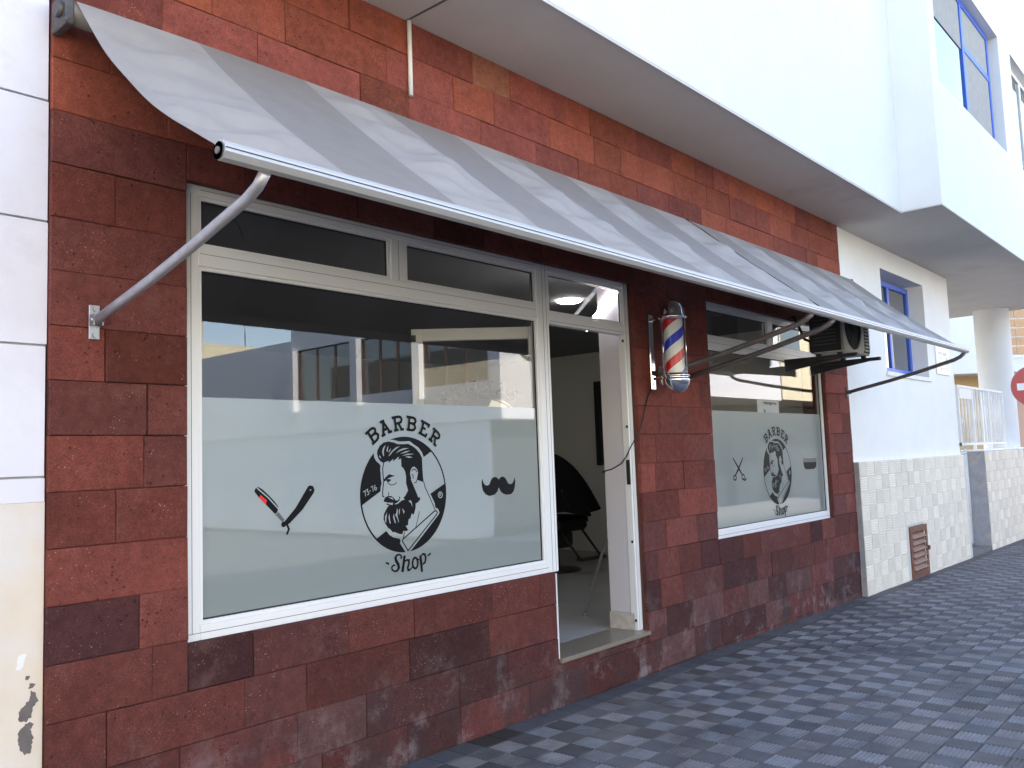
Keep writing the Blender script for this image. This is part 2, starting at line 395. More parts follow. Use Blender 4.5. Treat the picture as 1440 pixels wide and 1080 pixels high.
# ------------------------------------------------------------------ vinyl lettering and emblems (units of 0.1 mm about their centres)
DEC = {}
DEC['emblem'] = 'k2940,0,2915,384,2826,372,2850,0;k2915,384,2840,761,2753,738,2826,372;k2840,761,2717,1125,2633,1091,2753,738;k2717,1125,2546,1470,2468,1425,2633,1091;k2546,1470,2333,1790,2261,1735,2468,1425;k2333,1790,2079,2079,2016,2016,2261,1735;k2079,2079,1790,2333,1735,2261,2016,2016;k1790,2333,1470,2546,1425,2468,1735,2261;k1470,2546,1125,2717,1091,2633,1425,2468;k1125,2717,761,2840,738,2753,1091,2633;k761,2840,384,2915,372,2826,738,2753;k384,2915,0,2940,0,2850,372,2826;k0,2940,-384,2915,-372,2826,0,2850;k-384,2915,-761,2840,-738,2753,-372,2826;k-761,2840,-1125,2717,-1091,2633,-738,2753;k-1125,2717,-1470,2546,-1425,2468,-1091,2633;k-1470,2546,-1790,2333,-1735,2261,-1425,2468;k-1790,2333,-2079,2079,-2016,2016,-1735,2261;k-2079,2079,-2333,1790,-2261,1735,-2016,2016;k-2333,1790,-2546,1470,-2468,1425,-2261,1735;k-2546,1470,-2717,1125,-2633,1091,-2468,1425;k-2717,1125,-2840,761,-2753,738,-2633,1091;k-2840,761,-2915,384,-2826,372,-2753,738;k-2915,384,-2940,0,-2850,0,-2826,372;k-2940,0,-2915,-384,-2826,-372,-2850,0;k-2915,-384,-2840,-761,-2753,-738,-2826,-372;k-2840,-761,-2717,-1125,-2633,-1091,-2753,-738;k-2717,-1125,-2546,-1470,-2468,-1425,-2633,-1091;k-2546,-1470,-2333,-1790,-2261,-1735,-2468,-1425;k-2333,-1790,-2079,-2079,-2016,-2016,-2261,-1735;k-2079,-2079,-1790,-2333,-1735,-2261,-2016,-2016;k-1790,-2333,-1470,-2546,-1425,-2468,-1735,-2261;k-1470,-2546,-1125,-2717,-1091,-2633,-1425,-2468;k-1125,-2717,-761,-2840,-738,-2753,-1091,-2633;k-761,-2840,-384,-2915,-372,-2826,-738,-2753;k-384,-2915,0,-2940,0,-2850,-372,-2826;k0,-2940,384,-2915,372,-2826,0,-2850;k384,-2915,761,-2840,738,-2753,372,-2826;k761,-2840,1125,-2717,1091,-2633,738,-2753;k1125,-2717,1470,-2546,1425,-2468,1091,-2633;k1470,-2546,1790,-2333,1735,-2261,1425,-2468;k1790,-2333,2079,-2079,2016,-2016,1735,-2261;k2079,-2079,2333,-1790,2261,-1735,2016,-2016;k2333,-1790,2546,-1470,2468,-1425,2261,-1735;k2546,-1470,2717,-1125,2633,-1091,2468,-1425;k2717,-1125,2840,-761,2753,-738,2633,-1091;k2840,-761,2915,-384,2826,-372,2753,-738;k2915,-384,2940,0,2850,0,2826,-372;k-2083,2075,-2227,1920,-2359,1755,-2479,1581,-2586,1399,-2680,1210,-2760,1015,-2825,814,-2877,609,-2913,401,-2934,191,-2940,-20,-2931,-231,-2907,-441,-1631,227,-1017,1067,-1425,2084;k-736,2847,-518,2894,-297,2925,-74,2939,149,2937,371,2917,591,2880,807,2827,1019,2758,1226,2673,1425,2572,1615,2457,1797,2327,1968,2184,1352,1857,825,1695,-530,2408;k2907,442,2936,166,2938,-111,2915,-387,2865,-660,2791,-927,2691,-1185,2567,-1433,2421,-1669,2253,-1889,2065,-2093,1859,-2278,1636,-2443,1399,-2586,1149,-2707,889,-2803,621,-2874,347,-2920,168,-2547,1428,-1284,1786,-69;k-2028,-2129,-1904,-2241,-1774,-2345,-1639,-2441,-1498,-2530,-1352,-2611,-1202,-2683,-1048,-2747,-891,-2802,-731,-2848,-569,-2885,-404,-2912,-239,-2931,-73,-2939,-144,-2349,-667,-1900,-1367,-1784;f-2028,2096,-1991,1896,-1868,1727,-1657,1572,-1595,1487,-1629,1355,-1606,1088,-1593,789,-1555,621,-1626,425,-1645,195,-1580,-239,-1500,-443,-1519,-1069,-1445,-1504,-1322,-1745,-1133,-1976,-852,-2134,-499,-2216,-390,-2293,-440,-2456,-73,-2944,84,-2994,341,-2862,2302,-1225,2395,-1108,2290,-907,2097,-824,2057,-593,1761,-85,1486,279,1353,564,1296,985,1352,1857,1242,2105,990,2371,713,2514,393,2707,-67,2694,-340,2696,-720,2784,-1053,2769,-1407,2688,-1672,2556,-1893,2359;k-1814,2092,-1756,1891,-1631,1722,-1395,1615,-1307,1663,-1041,1724,-1089,1607,-750,1818,-776,1683,-365,1928,-438,1760,-233,1823,-223,1414,-112,1342,19,1167,78,891,67,550,130,377,192,169,24,-61,-140,-188,-52,-278,-257,-317,-532,-469,-800,-486,-1154,-531,-1290,-688,-1449,-909,-1487,-1171,-1398,-1376,-1189,-1657,-1102,-1681,-888,-1881,-799,-1856,-491,-1983,-268,-2019,-195,-1857,-38,-1887,146,-1852,-29,-1618,132,-1597,161,-1395,211,-1280,303,-1270,404,-1022,540,-1100,641,-884,693,-716,700,-528,842,-485,1011,-357,1039,-220,898,-229,766,37,548,460,395,742,609,871,836,689,1304,548,1268,846,1238,1336,1232,1825,1074,2073,846,2286,616,2428,296,2570,-72,2556,-435,2560,-702,2648,-1055,2702,-1364,2654,-1630,2489,-1788,2258;k-1451,-257,-1360,-103,-1139,-32,-920,-60,-746,-187,-661,-293,-482,-287,-411,-190,-466,-85,-355,-142,-401,-308,-575,-416,-733,-457,-713,-542,-979,-558,-1283,-463,-1193,-362,-1431,-308;k-1364,1641,-1437,1347,-1500,1354,-1425,1656;k-1437,1347,-1425,1019,-1488,1014,-1500,1354;k-1425,1019,-1390,749,-1453,748,-1488,1014;k-1390,749,-1403,611,-1465,621,-1453,748;k-1403,611,-1443,413,-1505,423,-1465,621;k-1443,413,-1472,185,-1534,190,-1505,423;k-1472,185,-1477,-6,-1541,-50,-1534,190;k-1477,-6,-1391,-38,-1413,-97,-1541,-50;k-1429,782,-1285,910,-1062,1052,-666,954,-934,896,-1156,831,-1335,705,-1432,682;k-1269,742,-1157,821,-1025,799,-916,761,-1029,682,-1162,638;k-1153,638,-942,515,-951,473,-1173,603;k-942,515,-731,537,-718,498,-951,473;k-731,537,-575,629,-554,594,-718,498;k-1136,151,-1077,70,-1133,63,-1176,122;k-1077,70,-1116,-24,-1161,-6,-1133,63;k1331,573,1415,294,1365,272,1279,558;k1415,294,1730,-244,1683,-270,1365,272;k1730,-244,2092,-932,2044,-957,1683,-270;k962,-945,829,-1383,791,-1369,923,-933;k829,-1383,676,-1749,638,-1733,791,-1369;k-257,-2243,639,-1746,672,-1804,-205,-2291;k639,-1746,2005,-979,2028,-1044,672,-1804;k2005,-979,2152,-956,2127,-1028,2028,-1044;k2152,-956,2276,-1094,2190,-1099,2127,-1028;k2276,-1094,2180,-1227,2131,-1180,2190,-1099;k2180,-1227,82,-2932,95,-2835,2131,-1180;k82,-2932,-319,-2374,-241,-2367,95,-2835;k-319,-2374,-257,-2243,-205,-2291,-241,-2367;k-103,-1919,-182,-2249,-234,-2236,-155,-1907;f359,1018,412,1223,533,1357,673,1380,856,1243,920,1067,813,690,737,521,594,458,462,670;k470,1167,567,1279,585,1225,507,1135;k567,1279,777,1233,745,1190,585,1225;k777,1233,853,1100,810,1076,745,1190;k473,1003,587,960,542,924,455,957;k587,960,611,772,562,766,542,924;k641,567,745,577,777,531,647,518;k745,577,805,701,849,679,777,531;f-1237,2535,-1416,2386,-1487,2186,-1407,1950,-1363,1983,-1378,2184,-1330,2351;f-280,2456,-575,2391,-849,2209,-1078,1960,-989,1992,-761,2191,-533,2323;f335,2345,-33,2350,-355,2252,-585,2086,-311,2200,10,2281;f423,2223,99,2187,-315,2064,96,2108;f696,2038,233,2060,-183,1959,230,1992;f573,1857,321,1931,43,1903,317,1838;f-1687,2023,-1668,1922,-1562,1853,-1581,1937;f-1062,2482,-1153,2382,-1203,2181,-1114,2213,-1088,2364;f-880,2372,-1025,2246,-1074,2105,-982,2204;f-1251,-834,-1388,-1057,-1394,-1255,-1333,-1392,-1302,-1096;f-1100,-911,-1172,-1106,-1093,-1410,-1028,-1432,-1085,-1145;f-814,-931,-865,-1128,-741,-1438,-687,-1409,-756,-1203;f-584,-679,-636,-910,-719,-1005,-557,-1251,-518,-1422,-485,-1357,-573,-1049,-534,-816;f-396,-691,-476,-820,-462,-1057,-412,-925;f-247,-700,-145,-1012,-86,-880;f359,-330,196,-372,376,-502,461,-712,432,-471;f-1237,-370,-842,-394,-889,-508,-1151,-442;f-1141,-93,-878,-141,-793,-263,-1011,-167;f-2764,261,-2606,328,-2644,267,-2748,223;f-2606,328,-2586,24,-2628,21,-2644,267;f-2602,330,-2435,399,-2489,335,-2585,292;f-2435,399,-2467,260,-2519,221,-2489,335;f-2467,260,-2390,255,-2422,215,-2519,221;f-2390,255,-2359,140,-2406,153,-2422,215;f-2359,140,-2423,76,-2441,118,-2406,153;f-2423,76,-2502,75,-2503,116,-2441,118;f-2359,278,-2287,308,-2271,270,-2343,239;f-2276,468,-2117,536,-2155,474,-2260,430;f-2117,536,-2098,231,-2139,229,-2155,474;f-1962,548,-2006,461,-2047,472,-1999,567;f-2006,461,-2011,372,-2053,359,-2047,472;f-2011,372,-1976,324,-1994,278,-2053,359;f-1976,324,-1935,332,-1905,296,-1994,278;f-1935,332,-1917,378,-1868,388,-1905,296;f-1917,378,-1945,406,-1938,459,-1868,388;f-1945,406,-2009,367,-2031,403,-1938,459;f2661,-176,2647,-108,2601,-127,2610,-176;f2647,-108,2608,-50,2573,-85,2601,-127;f2608,-50,2550,-11,2531,-57,2573,-85;f2550,-11,2481,3,2481,-47,2531,-57;f2481,3,2413,-11,2432,-57,2481,-47;f2413,-11,2355,-50,2390,-85,2432,-57;f2355,-50,2316,-108,2362,-127,2390,-85;f2316,-108,2302,-176,2352,-176,2362,-127;f2302,-176,2316,-245,2362,-226,2352,-176;f2316,-245,2355,-303,2390,-268,2362,-226;f2355,-303,2413,-342,2432,-296,2390,-268;f2413,-342,2481,-355,2481,-305,2432,-296;f2481,-355,2550,-342,2531,-296,2481,-305;f2550,-342,2608,-303,2573,-268,2531,-296;f2608,-303,2647,-245,2601,-226,2573,-268;f2647,-245,2661,-176,2610,-176,2601,-226;f2410,-248,2410,-87,2446,-123,2446,-248;f2410,-87,2519,-87,2497,-123,2446,-123;f2519,-87,2547,-142,2505,-139,2497,-123;f2547,-142,2508,-194,2490,-158,2505,-139;f2508,-194,2428,-194,2428,-158,2490,-158;f2496,-166,2549,-237,2521,-259,2467,-187;k-473,-3187,-419,-3144,-312,-3164,-400,-3262;k-419,-3144,-435,-3090,-379,-3031,-312,-3164;k-435,-3090,-531,-3061,-519,-2969,-379,-3031;k-531,-3061,-645,-3086,-702,-2979,-519,-2969;k-645,-3086,-689,-3163,-854,-3124,-702,-2979;k-689,-3163,-651,-3279,-803,-3350,-854,-3124;k-651,-3279,-523,-3461,-676,-3529,-803,-3350;k-523,-3461,-480,-3684,-642,-3646,-676,-3529;k-480,-3684,-640,-3851,-697,-3742,-642,-3646;k-640,-3851,-856,-3859,-836,-3767,-697,-3742;k-856,-3859,-1042,-3751,-967,-3697,-836,-3767;k-1042,-3751,-1075,-3573,-984,-3605,-967,-3697;k-1075,-3573,-955,-3470,-923,-3553,-984,-3605;k-955,-3470,-823,-3463,-820,-3552,-923,-3553;k-80,-3115,-162,-3519,-322,-3484,-226,-3083;k-162,-3519,-243,-3922,-418,-3884,-322,-3484;k-224,-3412,-33,-3289,-18,-3383,-195,-3465;k-33,-3289,190,-3312,61,-3415,-18,-3383;k190,-3312,181,-3558,57,-3527,61,-3415;k181,-3558,94,-3739,-39,-3727,57,-3527;k94,-3739,107,-3798,18,-3923,-39,-3727;k107,-3798,170,-3812,199,-3893,18,-3923;k170,-3812,341,-3705,373,-3748,199,-3893;k531,-3889,440,-3852,507,-3757,544,-3772;k440,-3852,372,-3776,469,-3714,507,-3757;k372,-3776,329,-3676,439,-3645,469,-3714;k329,-3676,312,-3563,426,-3561,439,-3645;k312,-3563,323,-3450,435,-3475,426,-3561;k323,-3450,361,-3347,461,-3404,435,-3475;k361,-3347,425,-3267,498,-3358,461,-3404;k425,-3267,514,-3225,534,-3341,498,-3358;k514,-3225,610,-3235,568,-3345,534,-3341;k610,-3235,691,-3294,607,-3373,568,-3345;k691,-3294,748,-3383,643,-3430,607,-3373;k748,-3383,778,-3492,665,-3509,643,-3430;k778,-3492,781,-3607,667,-3596,665,-3509;k781,-3607,756,-3717,649,-3676,667,-3596;k756,-3717,704,-3810,616,-3736,649,-3676;k704,-3810,626,-3873,578,-3766,616,-3736;k626,-3873,531,-3889,544,-3772,578,-3766;k719,-3340,857,-3389,835,-3451,697,-3402;k993,-3203,1040,-3628,886,-3646,839,-3220;k1040,-3628,1075,-4056,945,-4070,886,-3646;k931,-3208,1100,-3100,1112,-3202,962,-3266;k1100,-3100,1294,-3143,1199,-3235,1112,-3202;k1294,-3143,1357,-3402,1234,-3397,1199,-3235;k1357,-3402,1276,-3636,1187,-3561,1234,-3397;k1276,-3636,1089,-3718,1053,-3649,1187,-3561;k-1397,-3282,-1182,-3360,-1215,-3450,-1429,-3371;k1413,-3248,1640,-3134,1680,-3214,1453,-3329;k-2572,3125,-2192,3403,-2134,3279,-2492,3017;k-2192,3403,-2003,3451,-2027,3306,-2134,3279;k-2003,3451,-1852,3354,-1980,3275,-2027,3306;k-1852,3354,-1834,3170,-1973,3213,-1980,3275;k-1834,3170,-1948,3031,-2041,3131,-1973,3213;k-1948,3031,-2163,2881,-2240,2991,-2041,3131;k-2052,3121,-1854,3191,-1865,3044,-2007,2994;k-1854,3191,-1655,3085,-1790,3004,-1865,3044;k-1655,3085,-1657,2866,-1792,2916,-1790,3004;k-1657,2866,-1770,2729,-1864,2828,-1792,2916;k-1770,2729,-2072,2507,-2152,2616,-1864,2828;k-2046,2616,-2442,3144,-2334,3225,-1938,2697;k-1309,3735,-1307,3023,-1442,3022,-1444,3734;k-1360,3766,-895,3227,-997,3138,-1462,3677;k-1416,3323,-1095,3442,-1048,3315,-1369,3196;k-1526,3024,-1276,3138,-1220,3015,-1470,2901;k-1096,3205,-818,3287,-780,3158,-1057,3076;k-1622,3708,-1332,3822,-1283,3696,-1572,3583;k-808,3966,-343,4034,-349,3896,-788,3832;k-343,4034,-152,3987,-243,3870,-349,3896;k-152,3987,-65,3823,-214,3815,-243,3870;k-65,3823,-133,3656,-239,3753,-214,3815;k-133,3656,-297,3571,-337,3702,-239,3753;k-297,3571,-559,3539,-575,3673,-337,3702;k-582,3269,-685,3921,-551,3942,-449,3290;k-676,3319,-375,3367,-354,3233,-655,3186;k-311,3670,-96,3355,-207,3278,-423,3593;k-245,3379,-1,3387,4,3253,-240,3244;k230,4041,697,3988,655,3857,214,3907;k697,3988,868,3895,752,3804,655,3857;k868,3895,914,3720,766,3750,752,3804;k914,3720,802,3573,728,3699,766,3750;k802,3573,623,3548,623,3685,728,3699;k623,3548,364,3584,382,3718,623,3685;k608,3685,802,3603,694,3502,555,3561;k802,3603,876,3389,722,3422,694,3502;k876,3389,726,3230,661,3358,722,3422;k726,3230,550,3206,548,3342,661,3358;k550,3206,178,3248,193,3382,548,3342;k270,3310,337,3966,471,3953,404,3296;k1662,3442,1700,3519,1886,3588,1782,3381;k1700,3519,1210,3721,1262,3846,1886,3588;k1112,3129,1345,3746,1472,3699,1238,3081;k1322,3488,1555,3391,1503,3266,1270,3364;k1057,3218,1492,3036,1554,2864,1005,3094;k1492,3036,1542,3133,1662,3072,1554,2864;k2120,3448,2506,3179,2407,3083,2043,3337;k2506,3179,2613,3015,2467,2992,2407,3083;k2613,3015,2565,2835,2451,2932,2467,2992;k2565,2835,2401,2761,2390,2904,2451,2932;k2401,2761,2223,2810,2283,2933,2390,2904;k2223,2810,2010,2965,2090,3075,2283,2933;k1809,2785,2179,3331,2291,3255,1920,2709;k1774,2886,2027,2714,1951,2603,1699,2774;k2280,2892,2222,2515,2089,2535,2146,2913;k2129,2634,2314,2474,2225,2372,2041,2533'
DEC['razor'] = 'k-1523,926,-1463,1061,-1324,1117,-1107,992,-769,696,-489,418,-308,179,-329,92,-373,-63,-496,-124,-935,306,-1290,638;r-1217,766,-1111,680,-901,505,-955,324,-1086,436,-1298,652;f-1377,1098,-811,641,-850,598,-1414,1052;f-811,641,-276,100,-317,59,-850,598;g-311,-49,14,-424,-132,-501,-476,-150;k-113,-590,119,-379,590,67,1208,896,1297,1019,1430,1060,1583,1006,1660,837,1599,694,974,-29,283,-586,73,-683;k91,-614,73,-547,24,-498,-43,-480,-109,-498,-158,-547,-176,-614,-158,-680,-109,-729,-43,-747,24,-729,73,-680;k165,-586,285,-848,165,-846,66,-631;k285,-848,157,-1108,59,-1060,165,-846;f1467,842,1455,871,1426,884,1396,871,1384,842,1396,812,1426,800,1455,812'  # red piece is a tail-light reflection painted into the decal
DEC['moustache'] = 'k-1342,507,-1286,297,-1141,142,-968,105,-789,156,-668,360,-526,519,-300,570,-100,517,21,407,196,536,380,568,583,490,735,301,820,160,1003,97,1191,128,1342,306,1414,489,1471,239,1416,-66,1284,-337,1065,-479,692,-504,374,-427,153,-279,7,-46,-118,-265,-351,-433,-799,-498,-1102,-393,-1311,-205,-1406,66,-1414,362'
DEC['scissors'] = 'k-833,983,200,74,49,-82,-913,898;k200,74,656,-434,562,-529,49,-82;k982,878,26,-118,-119,44,901,962;k26,-118,-558,-546,-643,-444,-119,44;k-401,-717,-462,-843,-553,-763,-524,-702;k-462,-843,-584,-924,-628,-813,-553,-763;k-584,-924,-734,-948,-729,-829,-628,-813;k-734,-948,-879,-912,-823,-806,-729,-829;k-879,-912,-985,-817,-879,-755,-823,-806;k-985,-817,-1014,-683,-891,-697,-879,-755;k-1014,-683,-954,-558,-862,-637,-891,-697;k-954,-558,-832,-476,-788,-587,-862,-637;k-832,-476,-682,-451,-687,-570,-788,-587;k-682,-451,-537,-488,-593,-594,-687,-570;k-537,-488,-431,-583,-537,-645,-593,-594;k-431,-583,-401,-717,-524,-702,-537,-645;k1067,-697,1008,-832,913,-757,946,-682;k1008,-832,889,-923,840,-814,913,-757;k889,-923,740,-952,745,-832,840,-814;k740,-952,597,-910,660,-807,745,-832;k597,-910,498,-805,607,-751,660,-807;k498,-805,474,-664,595,-679,607,-751;k474,-664,532,-531,627,-605,595,-679;k532,-531,651,-439,700,-548,627,-605;k651,-439,799,-409,794,-530,700,-548;k799,-409,943,-450,880,-554,794,-530;k943,-450,1043,-555,933,-610,880,-554;k1043,-555,1067,-697,946,-682,933,-610;k783,-828,1088,-901,1107,-1043,752,-958;k1088,-901,1341,-762,1406,-879,1107,-1043'
DEC['comb'] = 'g-1530,550,1679,506,1599,27,-1537,83;k-1555,179,1615,126,1464,-350,899,-529,-1018,-510,-1399,-333'  # grey strip is sheen on the black vinyl, put in as colour

def decal(name, key, parent, cx, cz, y, place=None, hand=1):
    """flat cut vinyl: k black, g grey, f frosted; each piece a hair in front of the one below"""
    bm = bmesh.new()
    for i, s in enumerate(DEC[key].split(';')):
        v = [int(q) * 1e-4 for q in s[1:].split(',')]
        pts = list(zip(v[0::2], v[1::2]))
        d = -i * 1.1e-5
        co, _, tris = delaunay_2d_cdt([Vector(p) for p in pts], [], [list(range(len(pts)))], 1, 1e-7)[:3]
        vs = [bm.verts.new((p.x, d, p.y)) for p in co]
        for t in tris:
            f = bm.faces.new([vs[q] for q in t])
            f.material_index = 'kfgr'.index(s[0])
    if place is None: bmesh.ops.translate(bm, verts=bm.verts, vec=(cx, y, cz))
    else: bmesh.ops.transform(bm, matrix=place, verts=bm.verts)
    return obj(name, bm, ('vinyl', 'film', 'vinylgrey', 'red'), parent, fix=False)
# ------------------------------------------------------------------ ground, road, pavement
def sheet(name, m, x0, x1, y0, y1, zf, kind='structure', nx=2):
    bm = bmesh.new()
    a = []
    for i in range(nx):
        x = x0 + (x1 - x0) * i / (nx - 1)
        a.append((bm.verts.new((x, y0, zf(x))), bm.verts.new((x, y1, zf(x)))))
    for p, q in zip(a, a[1:]): bm.faces.new((p[0], q[0], q[1], p[1]))
    return tag(obj(name, bm, m), kind=kind)
sheet('ground', 'ground', -600, 600, -600, 600, lambda x: -1.6)
sheet('road', 'asphalt', -60, 90, -7.4, -2.99, lambda x: gz(x) - .13)
sheet('side_road', 'asphalt', 3.0, 13.0, -60, -7.39, lambda x: gz(x) - .135)
bm = bmesh.new()
for x in range(-40, 60):
    box(bm, x + .004, x + .996, -3.0, -2.85, gz(x) - .3, gz(x + .5), bev=.012)
tag(obj('kerb', bm, 'kerb'), kind='structure')
bm = bmesh.new()
box(bm, 13.2, 60, -9.02, -7.3, -1.2, -.1); box(bm, -40, 3.0, -60, -7.3, -1.2, 0.1); box(bm, 13.2, 13.95, -40, -9.02, -1.2, -.1)
tag(obj('opposite_pavement', bm, 'kerb'), kind='structure')

pave = bpy.data.objects.new('pavement', None)
bm = bmesh.new()
vs = [bm.verts.new((x, y, gz(x) - .006)) for x, y in ((-12, -2.85), (45, -2.85), (45, .6), (-12, .6))]
bm.faces.new(vs)
pave = tag(obj('pavement', bm, 'grout'), kind='structure')

def project(p):
    v = Vector(p) - CAM
    d = v.dot(fwd)
    if d < .1: return None
    return 720 + FPX * v.dot(rgt) / d, 540 - FPX * v.dot(upv) / d, d
T = .15
def paver_mesh(name, ribbed, v):
    rr = random.Random(v * 7 + ribbed)
    bm = bmesh.new()
    h = T / 2 - .0018
    if not ribbed:
        z = .0022
        top = [bm.verts.new((sx * (h - .003), sy * (h - .003), z + rr.uniform(-.0006, .0006))) for sx, sy in ((-1, -1), (1, -1), (1, 1), (-1, 1))]
        low = [bm.verts.new((sx * h, sy * h, -.007)) for sx, sy in ((-1, -1), (1, -1), (1, 1), (-1, 1))]
        bm.faces.new(top)
        for i in range(4): bm.faces.new((low[i], low[(i + 1) % 4], top[(i + 1) % 4], top[i]))
    else:
        prof = [(-h, -.007)]
        n = 7; p = 2 * h / n
        for i in range(n):
            y = -h + i * p
            prof += [(y + p * .12, .0018), (y + p * .62, .0022), (y + p * .74, -.0022), (y + p * .98, -.0022)]
        prof[-2:] = [(h, -.007)]
        a = [bm.verts.new((-h, y, z)) for y, z in prof]; b = [bm.verts.new((h, y, z)) for y, z in prof]
        for i in range(len(prof) - 1): bm.faces.new((a[i], b[i], b[i + 1], a[i + 1]))
    me = bpy.data.meshes.new(name)
    bm.to_mesh(me); bm.free()
    me.materials.append(M['tile_dark'])
    return me
pm = {(k, v): paver_mesh('paving_tile', k, v) for k in (0, 1) for v in (0, 1, 2)}
spots = []
for i in range(-14, 175):
    for j in range(0, 19):
        x, y = 3.40 + .15 * (i - 6), -.08 - .15 * j
        q = project((x, y, gz(x)))
        ar = 0
        if q and -10 < q[0] < 1450 and -10 < q[1] < 1085: ar = abs(y + 3.3 - 3.3) and FPX * FPX / q[2] ** 3
        spots.append((ar, i, j, x, y))
spots.sort(reverse=True)
rest = bmesh.new()
def tile_col(i, j):
    rr = random.Random(i * 131 + j * 17 + 5)
    k = (i + j) % 2
    if k: c = [.165, .160, .170]
    else: c = [.095, .091, .098]
    f = rr.uniform(.84, 1.18)
    if rr.random() < .08: f *= .72
    t = rr.uniform(-.06, .06)
    c = [c[0] * f * (1 + t), c[1] * f, c[2] * f * (1 - t)]
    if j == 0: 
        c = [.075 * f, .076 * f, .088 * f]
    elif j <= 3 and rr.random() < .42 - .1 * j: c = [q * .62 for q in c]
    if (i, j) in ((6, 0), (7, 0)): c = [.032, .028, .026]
    return (*c, 1), k
for n, (ar, i, j, x, y) in enumerate(spots):
    c, k = tile_col(i, j)
    if n < 300 and ar > 0:
        o = link('paving_tile', pm[(k if j else 0, (i * 7 + j) % 3)], pave, (x, y, gz(x)))
        o.rotation_euler = (random.uniform(-.006, .006), .012 + random.uniform(-.006, .006), random.uniform(-.01, .01))
        o.color = c
    else:
        h = T / 2 - .002; z = gz(x) + .0016
        sl = -.012 * h
        kk = k if j else 0
        if not kk or x > 16:
            f = rest.faces.new([rest.verts.new((x + a * h, y + b * h, z + a * sl)) for a, b in ((-1, -1), (1, -1), (1, 1), (-1, 1))])
            f.material_index = kk * 4 + random.Random(i * 9 + j).randrange(4)
        else:
            mi = 4 + random.Random(i * 9 + j).randrange(4)
            p = 2 * h / 5
            for s in range(5):
                y0 = y - h + s * p
                prof = [(y0, -.004), (y0 + p * .15, 0.0), (y0 + p * .7, 0.0), (y0 + p * .85, -.004), (y0 + p, -.004)]
                for (ya, za), (yb, zb) in zip(prof, prof[1:]):
                    f = rest.faces.new([rest.verts.new(q) for q in ((x - h, ya, z + za - sl), (x + h, ya, z + za + sl), (x + h, yb, z + zb + sl), (x - h, yb, z + zb - sl))])
                    f.material_index = mi
for k in (0, 1):
    for v in range(4):
        nm = 'tile_%d%d' % (k, v)
        f = (.86, .96, 1.05, 1.16)[v]
        base = (.165, .160, .170) if k else (.095, .091, .098)
        M[nm] = mat('paver_%d%d' % (k, v), tuple(q * f for q in base), .75, var=.22, vscale=7, bump=.3, bscale=160, stain=(.05, .045, .055), stain_scale=1.3, stain_lo=.52, stain_hi=.68)
o = obj('distant_paving_tiles', rest, ['tile_%d%d' % (k, v) for k in (0, 1) for v in range(4)], pave, fix=False)
tag(o, kind='stuff')

# ------------------------------------------------------------------ the barber's building
SX0, SX1, SOF = 1.255, 9.18, 3.90
shop = thing('barber_shop_building', (5.2, 0, 0), 'barber shop faced in red volcanic stone blocks under a white upper floor', 'building')
W1 = (1.787, 5.125, .848, 2.735)          # big opening: x0 x1 z0 z1 (window part), the door part runs down to .34
DX0, DZ = 4.136, .34
W2 = (6.19, 8.565, .85, 2.745)
def openings(zlo, zhi):
    r = []
    if zlo < W1[3] and zhi > W1[2]: r.append((W1[0], DX0, W1[2], W1[3]))
    if zlo < W1[3] and zhi > DZ - .03: r.append((DX0, W1[1], DZ - .03, W1[3]))
    if zlo < W2[3] and zhi > W2[2]: r.append((W2[0], W2[1], W2[2], W2[3]))
    return r
